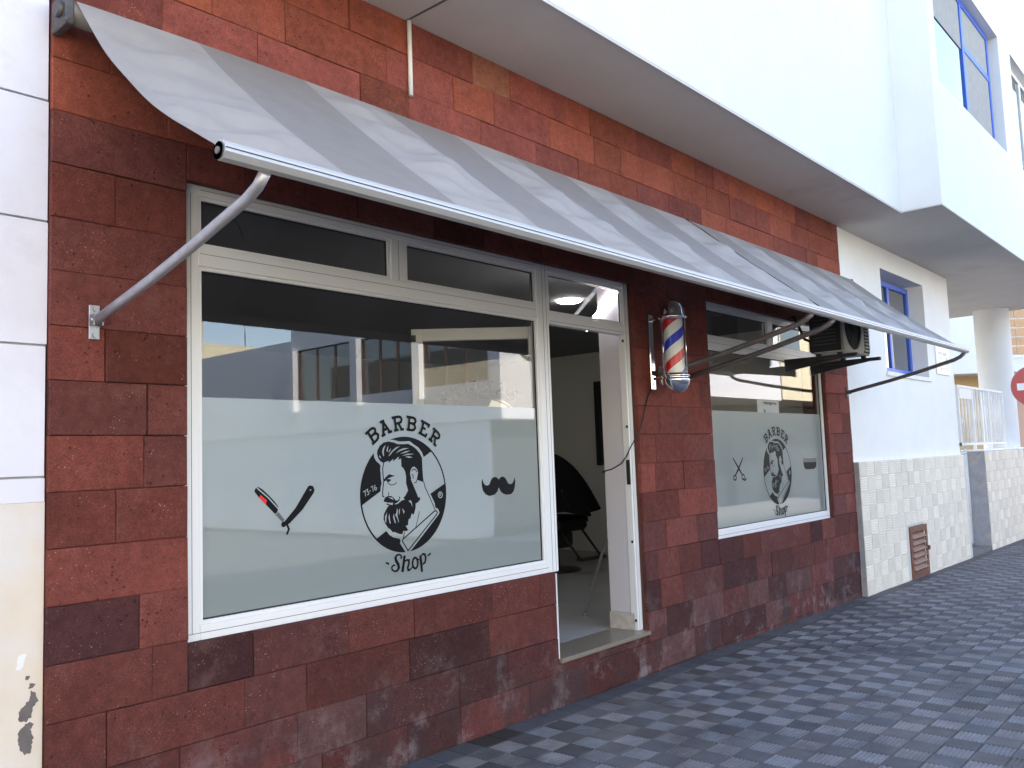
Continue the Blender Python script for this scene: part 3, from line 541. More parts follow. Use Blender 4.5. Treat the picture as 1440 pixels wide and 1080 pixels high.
# wall core behind the stones, openings left free
core = bmesh.new()
def core_box(x0, x1, z0, z1): box(core, x0, x1, .0255, .25, z0, z1)
core_box(SX0 + .002, W1[0], -.3, SOF); core_box(W1[0], DX0, -.3, W1[2] - .004); core_box(DX0, W1[1], -.3, DZ - .033)
core_box(W1[0], W1[1], W1[3] + .004, SOF); core_box(W1[1], W2[0], -.3, SOF); core_box(W2[0], W2[1], -.3, W2[2] - .004)
core_box(W2[0], W2[1], W2[3] + .004, SOF); core_box(W2[1], SX1 - .002, -.3, SOF)
obj('wall_core', core, 'mortar', shop)
pier_joints = {8: 1.49, 5: 1.455, 4: 1.62, 3: 1.605, 2: 1.50, 0: 1.59, 9: None, 7: None, 6: None, 1: None, 10: None, -1: 1.64}
def stone(x0, x1, z0, z1, k, rr):
    bm = bmesh.new()
    g = rr.choice((.0002, .0005, .0009, .0016))
    x0 += g; x1 -= g; z0 += g; z1 -= g
    j = lambda a=.0022: rr.uniform(-a, a)
    cs = [(x0, z0), (x1, z0), (x1, z1), (x0, z1)]
    pr = rr.uniform(-.0025, .0035)
    ch = rr.uniform(.0014, .0034)
    back = [bm.verts.new((x, .024, z)) for x, z in cs]
    ring = [bm.verts.new((x + j(.001), .0035 - pr, z + j(.001))) for x, z in cs]
    front = [bm.verts.new((x + sx * (ch + abs(j())), -pr + j(.0007), z + sz * (ch + abs(j())))) for (x, z), (sx, sz) in zip(cs, ((1, 1), (-1, 1), (-1, -1), (1, -1)))]
    bm.faces.new(front); bm.faces.new(back[::-1])
    for i in range(4):
        q = (i + 1) % 4
        bm.faces.new((ring[i], ring[q], front[q], front[i])); bm.faces.new((back[i], back[q], ring[q], ring[i]))
    o = obj('stone_block', bm, 'stone', shop)
    z = (z0 + z1) / 2
    t = rr.random()
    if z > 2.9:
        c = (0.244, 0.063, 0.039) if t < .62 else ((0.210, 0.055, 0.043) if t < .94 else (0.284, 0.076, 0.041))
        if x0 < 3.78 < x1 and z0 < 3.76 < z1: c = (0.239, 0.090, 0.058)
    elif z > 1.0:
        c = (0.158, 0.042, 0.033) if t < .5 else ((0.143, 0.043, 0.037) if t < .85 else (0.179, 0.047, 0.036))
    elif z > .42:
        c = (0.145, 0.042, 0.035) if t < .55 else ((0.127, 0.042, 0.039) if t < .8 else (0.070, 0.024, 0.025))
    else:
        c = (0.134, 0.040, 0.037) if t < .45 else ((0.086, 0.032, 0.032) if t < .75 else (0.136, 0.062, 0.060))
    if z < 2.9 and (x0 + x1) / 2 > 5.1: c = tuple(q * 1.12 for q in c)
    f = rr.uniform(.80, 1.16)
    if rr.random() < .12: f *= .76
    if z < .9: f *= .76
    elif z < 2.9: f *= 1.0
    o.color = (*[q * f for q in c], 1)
rs = random.Random(23)
for k in range(-5, 15):
    zl, zh = .864 + .2025 * k, .864 + .2025 * (k + 1)
    ops = openings(zl, zh)
    cuts = sorted({SX0, SX1} | {e for o_ in ops for e in o_[:2]})
    segs = []
    for a, b in zip(cuts, cuts[1:]):
        m_ = (a + b) / 2
        lo, hi = zl, zh
        for o_ in ops:
            if o_[0] < m_ < o_[1]:
                if o_[2] <= zl + .02 and o_[3] >= zh - .02: lo = hi = 0
                elif o_[2] > zl + .02: hi = min(hi, o_[2])
                else: lo = max(lo, o_[3])
        if hi - lo > .012: segs.append((a, b, lo, hi))
    for a, b, lo, hi in segs:
        js = [a]
        if abs(b - W1[0]) < .001 and abs(a - SX0) < .001 and k in pier_joints:
            if pier_joints[k]: js.append(pier_joints[k])
        else:
            x = a + (rs.uniform(.12, .5) if a > SX0 + .01 else rs.uniform(.2, .5))
            big = .62 if hi < .9 or lo > 2.6 else .52
            while x < b - .13:
                js.append(x); x += rs.uniform(.27, big)
        js.append(b)
        for p, q in zip(js, js[1:]):
            if hi < gz(p) - .02: continue
            stone(p, q, lo, hi, k, rs)
# threshold, jamb trim, body of the building
B('threshold', 'granite', shop, (DX0 + .004, W1[1] - .002, -.022, .26, DZ - .028, DZ), bev=.004)
B('jamb_trim', 'alu', shop, (DX0 - .004, DX0 + .006, -.003, .06, DZ + .001, W1[2] - .008))
bm = bmesh.new()
box(bm, SX0, 9.168, -.665, .249, SOF, 9.5)                                   # upper floor bay
box(bm, SX0, 9.168, .2495, 8.0, SOF, 9.5)
obj('upper_wall', bm, 'white', shop)
bm = bmesh.new()
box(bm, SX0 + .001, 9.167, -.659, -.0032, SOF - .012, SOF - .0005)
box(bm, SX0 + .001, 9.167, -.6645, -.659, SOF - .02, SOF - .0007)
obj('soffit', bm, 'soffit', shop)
B('soffit_joint', 'alugap', shop, (3.03, 3.045, -.655, -.004, SOF - .0135, SOF - .012))
# interior
IX0, IX1, IY1, FZ, CZ = 1.45, 9.03, 5.2, DZ - .002, 2.86
B('interior_floor', 'floor', shop, (IX0, IX1, .2605, IY1, FZ - .1, FZ - .0))
B('interior_ceiling', 'inceil', shop, (IX0, IX1, .251, IY1, CZ, CZ + .1))
B('side_wall', 'inwall', shop, (IX1, IX1 + .1, .251, IY1 + .1, FZ, CZ))
B('interior_wall', 'dimwall', shop, (IX0, IX1 - .001, IY1, IY1 + .1, FZ, CZ), (IX0 - .1, IX0, .251, IY1 + .1, FZ, CZ),
  (IX0, DX0 - .1, .2512, .29, FZ, W1[2] - .03), (5.24, W2[0] - .05, .2512, .29, FZ, CZ), (W2[0] - .04, IX1 - .001, .2512, .29, FZ, W2[2] - .03))
B('door_reveal', 'revealwhite', shop, (5.075, 5.125, .085, .27, DZ + .115, 2.85))
B('skirting', 'skirt', shop, (5.066, 5.124, .07, .275, DZ + .001, DZ + .113))
B('back_wall', 'housewhite', shop, (SX0, SX1, 7.9, 8.0, -.3, SOF), (SX0 - .0, SX0 + .1, .26, 7.9, -.3, SOF - .001), (SX1 - .1, SX1 - .002, .26, 7.9, -.3, SOF - .001))

def frame_member(bm, x0, x1, z0, z1, y0=.045, y1=.10): box(bm, x0, x1, y0, y1, z0, z1, bev=.003)
# big shop window: members butt end to end
win = bmesh.new()
WZ0, WZ1 = .842, 2.752
frame_member(win, 1.792, 1.862, WZ0, WZ1)
frame_member(win, 4.112, 4.225, WZ0, WZ1)
frame_member(win, 1.8625, 4.1115, WZ0, .904)
frame_member(win, 1.8625, 4.1115, 2.695, WZ1)
frame_member(win, 1.8625, 4.1115, 2.392, 2.476)
frame_member(win, 2.935, 3.035, 2.4765, 2.6945)
shop_window = obj('shop_window', win, 'alu', shop)
shop_window['label'] = 'wide window left of the door with razor and moustache decals'
def bead(name, parent, x0, x1, z0, z1, t=.016, y0=.052, y1=.066):
    bm = bmesh.new()
    box(bm, x0, x0 + t, y0, y1, z0, z1); box(bm, x1 - t, x1, y0, y1, z0, z1)
    box(bm, x0 + t + .0003, x1 - t - .0003, y0, y1, z0, z0 + t); box(bm, x0 + t + .0003, x1 - t - .0003, y0, y1, z1 - t, z1)
    obj(name, bm, 'alu', parent)
    g = bmesh.new()
    e = .006
    xa, xb, za, zb = x0 + t - .001, x1 - t + .001, z0 + t - .001, z1 - t + .001
    box(g, xa, xa + e, .064, .071, za, zb); box(g, xb - e, xb, .064, .071, za, zb)
    box(g, xa + e + .0002, xb - e - .0002, .064, .071, za, za + e); box(g, xa + e + .0002, xb - e - .0002, .064, .071, zb - e, zb)
    obj('gasket', g, 'gasket', parent)
def seam(parent, *bs): B('frame_groove', 'alugap', parent, *bs)
def pane(parent, x0, x1, z0, z1, m='glass', name='pane'): B(name, m, parent, (x0 + .012, x1 - .012, .072, .078, z0 + .012, z1 - .012))
for x0, x1, z0, z1 in ((1.862, 4.112, .904, 2.392), (1.862, 2.935, 2.476, 2.695), (3.035, 4.112, 2.476, 2.695)):
    bead('glazing_bead', shop_window, x0 + .0006, x1 - .0006, z0 + .0006, z1 - .0006)
    pane(shop_window, x0, x1, z0, z1)
seam(shop_window, (1.80, 4.13, .0445, .0452, .872, .8745), (1.826, 1.8285, .0445, .0452, .8748, 2.70), (1.87, 4.10, .0445, .0452, 2.4445, 2.4465),
     (2.984, 2.987, .0445, .0452, 2.48, 2.69), (4.166, 4.169, .0445, .0452, .846, 2.748), (4.20, 4.2025, .0445, .0452, .846, 2.748), (1.87, 4.10, .0445, .0452, 2.721, 2.723))
FT = 1.838
B('frosted_film', 'film', shop_window, (1.8845, 4.0895, .0695, .0705, .9266, FT))
decal('barber_emblem', 'emblem', shop_window, 3.012, 1.374, .0690)
decal('razor_decal', 'razor', shop_window, 2.286, 1.339, .0690)
decal('moustache_decal', 'moustache', shop_window, 3.729, 1.378, .0690)
# door frame with its fanlight
dw = bmesh.new()
frame_member(dw, 5.068, 5.138, DZ + .001, WZ1)
frame_member(dw, 4.2255, 5.0675, 2.37, 2.44)
frame_member(dw, 4.2255, 5.0675, 2.70, WZ1)
door_frame = obj('door_frame', dw, 'alu', shop)
bead('glazing_bead', door_frame, 4.226, 5.067, 2.4406, 2.6994)
pane(door_frame, 4.226, 5.067, 2.44, 2.70, 'doorglass', 'fanlight')
seam(door_frame, (4.23, 5.06, .0445, .0452, 2.388, 2.390), (5.086, 5.088, .0445, .0452, DZ + .01, 2.74))
bm = bmesh.new()
for z in (2.32, 1.72, .93, .40): box(bm, 5.060, 5.0675, .052, .064, z, z + .018)
box(bm, 5.058, 5.0675, .05, .075, 1.33, 1.50)
obj('strike_plate', bm, 'black', door_frame)
# the glazed leaf, swung inwards behind the window
ang = R(135)
H = Vector((4.215, .125, 0))
LM = Matrix.Translation(H) @ Matrix.Rotation(ang, 4, 'Z')
def leaf(name, mats, parent, *boxes, bev=0.0):
    bm = bmesh.new()
    for b in boxes: box(bm, *b, bev=bev)
    bmesh.ops.transform(bm, matrix=LM, verts=bm.verts)
    return obj(name, bm, mats, parent)
LW = .80
door = leaf('door', 'alu', shop, (0, .07, -.022, .022, DZ + .012, 2.36), (LW - .07, LW, -.022, .022, DZ + .012, 2.36), (.0705, LW - .0705, -.022, .022, DZ + .012, .46), (.0705, LW - .0705, -.022, .022, 2.285, 2.36), bev=.003)
door['label'] = 'glazed white door swung inwards behind the big window'
leaf('pane', 'doorglass', door, (.071, LW - .071, -.003, .003, .461, 2.284))
leaf('handle', 'black', door, (LW - .05, LW - .03, -.07, -.0225, 1.2, 1.45))
leaf('door_catch', 'black', door, (LW - .03, LW + .004, .0225, .04, 2.28, 2.32))
decal('lettering', 'emblem', door, 0, 0, 0, LM @ Matrix.Translation((LW / 2 - .02, -.0035, 1.63)))
# second window
w2 = bmesh.new()
V0, V1 = .843, 2.765
frame_member(w2, 6.20, 6.255, V0, V1)
frame_member(w2, 8.555, 8.635, V0, V1)
frame_member(w2, 6.2555, 8.5545, V0, .904)
frame_member(w2, 6.2555, 8.5545, 2.70, V1)
frame_member(w2, 6.2555, 8.5545, 2.372, 2.462)
frame_member(w2, 7.40, 7.50, 2.4625, 2.6995)
sw2 = obj('shop_window', w2, 'alu', shop)
sw2['label'] = 'window right of the barber pole with a scissors decal'
for x0, x1, z0, z1 in ((6.255, 8.555, .904, 2.372), (6.255, 7.40, 2.462, 2.70), (7.50, 8.555, 2.462, 2.70)):
    bead('glazing_bead', sw2, x0 + .0006, x1 - .0006, z0 + .0006, z1 - .0006)
    pane(sw2, x0, x1, z0, z1)
seam(sw2, (6.21, 8.62, .0445, .0452, .872, .8745), (8.595, 8.5975, .0445, .0452, .88, 2.70), (6.26, 8.55, .0445, .0452, 2.415, 2.417))
B('frosted_film', 'film', sw2, (6.2776, 8.5324, .0695, .0705, .9266, 1.868))
decal('barber_emblem', 'emblem', sw2, 7.483, 1.338, .0690)
decal('scissors_decal', 'scissors', sw2, 6.719, 1.384, .0690)
decal('comb_decal', 'comb', sw2, 8.213, 1.388, .0690)
# ------------------------------------------------------------------ awnings
PROF_L = [(-.12, 3.27), (-.25, 3.12), (-.38, 2.98), (-.54, 2.84), (-.68, 2.725), (-.81, 2.635), (-.94, 2.555), (-1.07, 2.475), (-1.135, 2.438)]
PROF_M = [(-.12, 3.285), (-.24, 3.185), (-.37, 3.075), (-.52, 2.95), (-.67, 2.825), (-.81, 2.71), (-.94, 2.605), (-1.07, 2.497), (-1.135, 2.438)]
def resamp(p, n):
    out = []
    for i in range(n):
        t = i / (n - 1) * (len(p) - 1); k = min(int(t), len(p) - 2); f = t - k
        # catmull-rom for a smooth sag
        q = [Vector(p[max(0, min(len(p) - 1, k + d))]) for d in (-1, 0, 1, 2)]
        out.append(.5 * ((2 * q[1]) + (q[2] - q[0]) * f + (2 * q[0] - 5 * q[1] + 4 * q[2] - q[3]) * f * f + (3 * q[1] - q[0] - 3 * q[2] + q[3]) * f ** 3))
    return out
NR = 33
pl, pmid = resamp(PROF_L, NR), resamp(PROF_M, NR)
def stripe_edges(x0, x1):
    e = [1.30, 1.77]
    while e[-1] < 9.5: e += [e[-1] + .515, e[-1] + .515 + .465]
    return e
EDG = stripe_edges(0, 10)
def is_light(x):
    k = 0
    for i, e in enumerate(EDG):
        if x >= e: k = i
    return k % 2 == 0
def awning(x0, x1, label, armxs, first):
    root = thing('awning', (x0, 0, 3.27), label, 'awning', 'awnings over the shop front')
    bm = bmesh.new()
    xs = {x0, x1} | {e for e in EDG if x0 < e < x1}
    x = x0
    while x < x1:
        xs.add(x); x += .03
    xs = sorted(xs)
    xs = [x for i, x in enumerate(xs) if i == 0 or x - xs[i - 1] > .004 or x in EDG]
    rows = []
    for x in xs:
        dl = min(1, abs(x - 1.28) / .9) if first else 1.0
        wl = (1 - dl) ** 1.6
        dr = min(1, abs(x1 - x) / .5) if not first else 1
        col = []
        for r in range(NR):
            s = r / (NR - 1)
            y, z = pl[r] * wl + pmid[r] * (1 - wl)
            sag = math.sin(math.pi * s)
            # folds hang in shallow scallops, deepest in the pale stripes
            k = 0
            for i, e in enumerate(EDG):
                if x >= e: k = i
            u = (x - EDG[k]) / (EDG[k + 1] - EDG[k]); amp = .034 if k % 2 == 0 else .003
            env = math.sin(math.pi * min(max(u, 0), 1)) ** .5
            ph = k * 1.9
            wv = math.sin(s * 26 + u * 3.1 + ph + .8 * math.sin(s * 9 + ph)) * .55 + math.sin(s * 47 - u * 5 + 2 * ph) * .28 + math.sin(s * 13 + u * 7 + ph * .7) * .4
            d = amp * env * wv * sag ** .6 - .022 * sag * (1 - wl) * (.5 + .5 * math.sin(x * 6.41 + .5)) - .01 * sag * math.sin(x * 1.7)
            # along the outward normal of the slope (-y, +z)
            col.append(bm.verts.new((x, y - .66 * d, z + .75 * d)))
        rows.append(col)
    for a, b, xa, xb in zip(rows, rows[1:], xs, xs[1:]):
        mi = 0 if is_light((xa + xb) / 2) else 1
        for r in range(NR - 1):
            f = bm.faces.new((a[r], a[r + 1], b[r + 1], b[r])); f.smooth = True; f.material_index = mi
    obj('fabric', bm, ('fab_light', 'fab_dark'), root)
    bm = bmesh.new()
    tube(bm, [(x0 - .01, -.085, 3.235), (x1 + .01, -.085, 3.235)], .042, 16)
    obj('roller', bm, 'fab_dark', root)
    # extruded front bar: round tube with a flat lip above
    bm = bmesh.new()
    sec = [(-1.150, 2.452), (-1.128, 2.448), (-1.122, 2.425), (-1.130, 2.404), (-1.150, 2.392), (-1.172, 2.396), (-1.184, 2.413), (-1.182, 2.434), (-1.170, 2.447)]
    a = [bm.verts.new((x0 - .03, y, z)) for y, z in sec]; b = [bm.verts.new((x1 + .03, y, z)) for y, z in sec]
    bm.faces.new(a); bm.faces.new(b[::-1])
    for i in range(len(sec)):
        j = (i + 1) % len(sec); bm.faces.new((a[i], b[i], b[j], a[j]))
    bar = obj('front_bar', bm, 'barmetal', root)
    B('bar_groove', 'black', bar, (x0 - .029, x1 + .029, -1.1855, -1.181, 2.4235, 2.4255))
    bm = bmesh.new()
    lathe_x = [(x0 - .0305, .026), (x0 - .034, .026), (x0 - .034, .011), (x0 - .038, .011)]
    for (xa, ra), (xb, rb) in zip(lathe_x, lathe_x[1:]): tube(bm, [(xa, -1.152, 2.421), (xb - 1e-5, -1.152, 2.421)], [ra, rb], 14)
    bmesh.ops.remove_doubles(bm, verts=bm.verts, dist=2e-5)
    obj('end_cap', bm, 'armdark', bar)
    bm = bmesh.new()
    tube(bm, [(x1 + .0305, -1.152, 2.421), (x1 + .034, -1.152, 2.421)], .026, 14)
    obj('end_cap', bm, 'armdark', bar)
    for xx in (x0 - .03, x1 + .02):
        bm = bmesh.new()
        box(bm, xx - .012, xx + .02, -.13, -.004, 3.17, 3.29, bev=.004)
        tube(bm, [(xx - .03, -.085, 3.235), (xx + .0, -.085, 3.235)], .03, 10)
        tube(bm, [(xx - .005, -.1, 3.2), (xx - .005, -.16, 3.17)], .012, 8)
        obj('roller_bracket', bm, 'bracketdark', root)
    for ax, m_ in armxs:
        bm = bmesh.new()
        pts = [(ax, -.03, 2.105), (ax, -.2, 2.14), (ax, -.45, 2.19), (ax, -.72, 2.252), (ax, -.86, 2.288), (ax, -.97, 2.316), (ax, -1.05, 2.336), (ax, -1.11, 2.362), (ax, -1.148, 2.394)]
        tube(bm, pts, .018, 12)
        arm = obj('arm', bm, m_, root)
        bm = bmesh.new()
        box(bm, ax - .02, ax + .02, -.010, -.0042, 2.035, 2.165, bev=.002)
        box(bm, ax - .019, ax - .0135, -.045, -.0105, 2.085, 2.125); box(bm, ax + .0135, ax + .019, -.045, -.0105, 2.085, 2.125)
        tube(bm, [(ax - .026, -.032, 2.105), (ax + .026, -.032, 2.105)], .008, 8)
        for zz in (2.05, 2.15): tube(bm, [(ax, -.0105, zz), (ax, -.018, zz)], .009, 6)
        obj('wall_bracket', bm, 'galv' if m_ == 'galv' else 'armdark', arm)
    return root
awning(1.29, 5.715, 'long striped grey awning over the big window and the door', ((1.41, 'galv'), (5.43, 'armdark')), True)
awning(5.765, 9.14, 'shorter striped grey awning reaching the white house, above the air conditioner', ((5.80, 'armdark'), (9.12, 'armdark')), False)

# ------------------------------------------------------------------ barber pole
PX, PY = 5.315, -.2
pole = thing('barber_pole', (PX, 0, 1.95), 'chrome barber pole with red, white and blue stripes beside the door', 'barber pole')
bm = bmesh.new()
tube(bm, [(PX, PY, 2.075), (PX, PY, 2.47)], .062, 40, cap=True)
# helical stripes: faces follow the helix
bm.free(); bm = bmesh.new()
seg, rows_ = 48, 40
z0, z1 = 2.085, 2.468
vv = [[bm.verts.new((PX + .068 * math.cos(2 * math.pi * k / seg + 1.27 * r / rows_ * 2 * math.pi), PY + .068 * math.sin(2 * math.pi * k / seg + 1.27 * r / rows_ * 2 * math.pi), z0 + (z1 - z0) * r / rows_)) for k in range(seg)] for r in range(rows_ + 1)]
for r in range(rows_):
    for k in range(seg):
        f = bm.faces.new((vv[r][k], vv[r][(k + 1) % seg], vv[r + 1][(k + 1) % seg], vv[r + 1][k])); f.smooth = True
        q = (k + 40) % 48
        f.material_index = (1 if q < 11 else 0 if q < 24 else 2 if q < 35 else 0)
obj('striped_cylinder', bm, ('stripewhite', 'red', 'blue'), pole)
bm = bmesh.new()
lathe(bm, [(.0865, 2.07), (.0865, 2.485)], PX, PY, 32)
obj('glass_tube', bm, 'tubeglass', pole)
bm = bmesh.new()
lathe(bm, [(.0, 2.47), (.085, 2.47), (.098, 2.478), (.098, 2.492), (.088, 2.50), (.088, 2.51), (.0815, 2.545), (.066, 2.578), (.04, 2.60), (.0, 2.607)], PX, PY, 32)
obj('top_cap', bm, 'chrome', pole)
bm = bmesh.new()
lathe(bm, [(.0, 2.09), (.086, 2.09), (.088, 2.083), (.1, 2.078), (.1, 2.066), (.09, 2.06), (.1, 2.052), (.1, 2.04), (.094, 2.015), (.078, 1.982), (.05, 1.958), (.02, 1.948), (0, 1.946)], PX, PY, 32)
obj('bottom_cap', bm, 'chrome', pole)
bm = bmesh.new()
box(bm, PX - .028, PX + .028, -.022, -.0045, 1.99, 2.53, bev=.004)
for zz in (2.49, 2.065): box(bm, PX - .014, PX + .014, PY + .08, -.0225, zz - .01, zz + .01, bev=.002)
for zz in (2.03, 2.16): tube(bm, [(PX, -.0225, zz), (PX, -.028, zz)], .008, 8)
obj('back_plate', bm, 'chrome', pole)
bm = bmesh.new()
for a in (0.6, 2.7, 4.8): tube(bm, [(PX + .091 * math.cos(a), PY + .091 * math.sin(a), 2.07), (PX + .091 * math.cos(a), PY + .091 * math.sin(a), 2.48)], .003, 6)
obj('tie_rod', bm, 'chrome', pole)
bm = bmesh.new()
tube(bm, [(PX - .01, -.012, 1.99), (5.25, -.012, 1.95), (5.205, -.012, 1.87), (5.15, -.02, 1.77), (5.118, -.012, 1.705), (5.07, .0, 1.64), (5.055, .03, 1.585), (5.055, .07, 1.52), (5.064, .12, 1.475), (5.068, .2, 1.44), (5.072, .29, 1.42), (5.2, .31, 1.41)], .0042, 6)
tag(obj('power_cable', bm, 'cable'), 'thin black cable drooping from the barber pole into the doorway', 'cable')
bm = bmesh.new()
tube(bm, [(3.045, -.018, 3.885), (3.045, -.018, 3.47)], .0125, 10)
tag(obj('conduit_pipe', bm, 'gatewhite'), 'short white pipe running down from the soffit above the awning', 'pipe')

# ------------------------------------------------------------------ air conditioner
AX0, AX1, AY0, AY1, AZ0, AZ1 = 7.57, 8.27, -.56, -.27, 2.372, 2.845
ac = thing('air_conditioner', (7.92, 0, AZ0), 'boxy white outdoor air conditioner on black brackets above the second window', 'air conditioner')
bm = bmesh.new()
box(bm, AX0, AX1, AY0 + .012, AY1, AZ0, AZ1, bev=.008)
obj('casing', bm, 'acwhite', ac)
bm = bmesh.new()
fcx, fcz, fr_ = AX0 + .27, AZ0 + .2365, .21
ring = 28
outer = [(AX0 + .005, AZ0 + .01), (AX0 + .535, AZ0 + .01), (AX0 + .535, AZ1 - .01), (AX0 + .005, AZ1 - .01)]
ci = [bm.verts.new((fcx + fr_ * math.cos(2 * math.pi * k / ring), AY0, fcz + fr_ * math.sin(2 * math.pi * k / ring))) for k in range(ring)]
def sq(k):
    a = 2 * math.pi * k / ring
    c, s = math.cos(a), math.sin(a); m_ = max(abs(c), abs(s))
    return (AX0 + .27 + c / m_ * .265, AY0, AZ0 + .2365 + s / m_ * .2335)
co = [bm.verts.new(sq(k)) for k in range(ring)]
cb = [bm.verts.new((v.co.x, AY0 + .0105, v.co.z)) for v in ci]
for k in range(ring):
    j = (k + 1) % ring
    bm.faces.new((co[k], co[j], ci[j], ci[k])); bm.faces.new((ci[k], ci[j], cb[j], cb[k]))
obj('front_panel', bm, 'acwhite', ac)
bm = bmesh.new()
bm.faces.new([bm.verts.new((fcx + fr_ * math.cos(2 * math.pi * k / ring), AY0 + .011, fcz + fr_ * math.sin(2 * math.pi * k / ring))) for k in range(ring)])
obj('fan_well', bm, 'acdark', ac)
bm = bmesh.new()
for r_ in (.05, .1, .15, .19): tube(bm, [(fcx + r_ * math.cos(t), AY0 + .003, fcz + r_ * math.sin(t)) for t in [2 * math.pi * k / 24 for k in range(25)]], .0025, 5, cap=False)
for t in range(4): tube(bm, [(fcx + .207 * math.cos(t * math.pi / 4 + .3), AY0 + .003, fcz + .207 * math.sin(t * math.pi / 4 + .3)), (fcx - .207 * math.cos(t * math.pi / 4 + .3), AY0 + .003, fcz - .207 * math.sin(t * math.pi / 4 + .3))], .0025, 5)
obj('fan_guard', bm, 'acdark', ac)
def slat_mesh(w, h): 
    bm = bmesh.new(); box(bm, -w / 2, w / 2, -.004, .004, -h / 2, h / 2, bev=.002)
    me = bpy.data.meshes.new('louvre_slat'); bm.to_mesh(me); bm.free(); return me
sm = slat_mesh(.13, .016); sm.materials.append(M['acwhite'])
B('front_grille', 'acdark', ac, (AX0 + .545, AX1 - .008, AY0 + .0085, AY0 + .0118, AZ0 + .02, AZ1 - .02))
B('side_panel', 'acdark', ac, (AX0 - .003, AX0 - .0005, AY0 + .014, AY1 - .002, AZ0 + .008, AZ1 - .008))
for k in range(14):
    o = link('louvre_slat', sm, ac, (AX0 + .622, AY0 + .004, AZ0 + .04 + k * .031))
sm2 = slat_mesh(.2, .012); sm2.materials.append(M['acshade'])
for k in range(12):
    o = link('louvre_slat', sm2, ac, (AX0 - .0045, (AY0 + AY1) / 2 + .01, AZ0 + .075 + k * .031)); o.rotation_euler = (0, 0, R(90))
for xx in (AX0 + .05, AX1 - .06):
    bm = bmesh.new()
    box(bm, xx - .02, xx + .02, -.66, -.006, AZ0 - .052, AZ0 - .022); box(bm, xx - .02, xx + .02, -.03, -.0055, AZ0 - .135, AZ0 - .0525)
    a = [(xx - .012, -.56, AZ0 - .053), (xx - .012, -.0305, AZ0 - .13), (xx - .012, -.0305, AZ0 - .053)]
    v1 = [bm.verts.new(p) for p in a]; v2 = [bm.verts.new((p[0] + .024, p[1], p[2])) for p in a]
    bm.faces.new(v1); bm.faces.new(v2[::-1])
    for i in range(3): bm.faces.new((v1[i], v2[i], v2[(i + 1) % 3], v1[(i + 1) % 3]))
    for yy in (AY0 + .05, AY1 - .05): box(bm, xx - .015, xx + .015, yy - .02, yy + .02, AZ0 - .0218, AZ0 - .0005)
    obj('bracket', bm, 'black', ac)
bm = bmesh.new()
tube(bm, [(AX0 + .3, AY1 + .001, 2.5), (AX0 + .3, -.2, 2.5), (AX0 + .3, -.1, 2.55), (AX0 + .3, -.03, 2.72), (AX0 + .3, -.004, 2.78)], .014, 8)
obj('refrigerant_pipe', bm, 'cable', ac)

# ------------------------------------------------------------------ inside the shop
bc = thing('barber_chair', (7.33, 2.58, FZ), 'black barber chair with chrome base standing inside the doorway', 'chair')
def ell(bm, c, r, seg=14):
    bmesh.ops.create_uvsphere(bm, u_segments=seg, v_segments=8, radius=1, matrix=Matrix.Translation(c) @ Matrix.Diagonal((*r, 1)))
cx_, cy_ = 7.33, 2.58
bm = bmesh.new(); lathe(bm, [(0, FZ + .05), (.08, FZ + .05), (.26, FZ + .025), (.3, FZ + .012), (.3, FZ + .0005), (0, FZ + .0005)], cx_, cy_, 28); obj('base', bm, 'black', bc)
bm = bmesh.new(); tube(bm, [(cx_, cy_, FZ + .05), (cx_, cy_, FZ + .42)], .075, 14); obj('column', bm, 'black', bc)
B('pump_cover', 'black', bc, (cx_ - .17, cx_ + .17, cy_ - .17, cy_ + .17, FZ + .24, FZ + .419), bev=.03)
B('seat', 'leather', bc, (cx_ - .27, cx_ + .27, cy_ - .3, cy_ + .26, FZ + .42, FZ + .58), bev=.04)
B('backrest', 'leather', bc, (cx_ - .24, cx_ + .24, cy_ + .22, cy_ + .33, FZ + .5, FZ + 1.02), bev=.04)
for s in (-1, 1):
    bm = bmesh.new(); tube(bm, [(cx_ + s * .3, cy_ + .25, FZ + .5), (cx_ + s * .3, cy_ + .25, FZ + .75), (cx_ + s * .3, cy_ - .2, FZ + .75), (cx_ + s * .3, cy_ - .24, FZ + .5)], .026, 8); obj('armrest', bm, 'black', bc)
bm = bmesh.new(); tube(bm, [(cx_ - .18, cy_ - .25, FZ + .45), (cx_ - .18, cy_ - .5, FZ + .16)], .014, 8); tube(bm, [(cx_ + .18, cy_ - .25, FZ + .45), (cx_ + .18, cy_ - .5, FZ + .16)], .014, 8)
box(bm, cx_ - .2, cx_ + .2, cy_ - .56, cy_ - .46, FZ + .14, FZ + .17, bev=.01); obj('footrest', bm, 'black', bc)
# the cape hangs from a peak over the chair in soft folds
bm = bmesh.new()
rings = []
rr_ = random.Random(4)
for i in range(11):
    t = i / 10
    rad = .04 + .47 * t ** .85
    z = FZ + 1.25 - .30 * t - .34 * t ** 2.4
    rings.append([bm.verts.new((cx_ + rad * (1 + .10 * t * math.sin(7 * a + .6)) * math.cos(a) * 1.0, cy_ + rad * (1 + .10 * t * math.sin(7 * a + .6)) * math.sin(a) * .95, z + .03 * t * math.sin(5 * a))) for a in [2 * math.pi * k / 56 for k in range(56)]])
for a, b in zip(rings, rings[1:]):
    for k in range(56):
        f = bm.faces.new((a[k], a[(k + 1) % 56], b[(k + 1) % 56], b[k])); f.smooth = True
bm.faces.new(rings[0][::-1])
tag(obj('barber_cape', bm, 'cape'), 'patterned black cape draped over the barber chair', 'cape')
bm = bmesh.new()
tube(bm, [(5.372, .72, FZ + .012), (5.72, .3055, FZ + 1.62)], .011, 8)
lathe(bm, [(0, FZ + .02), (.02, FZ + .016), (.022, FZ + .0005), (0, FZ + .0005)], 5.372, .72, 10)
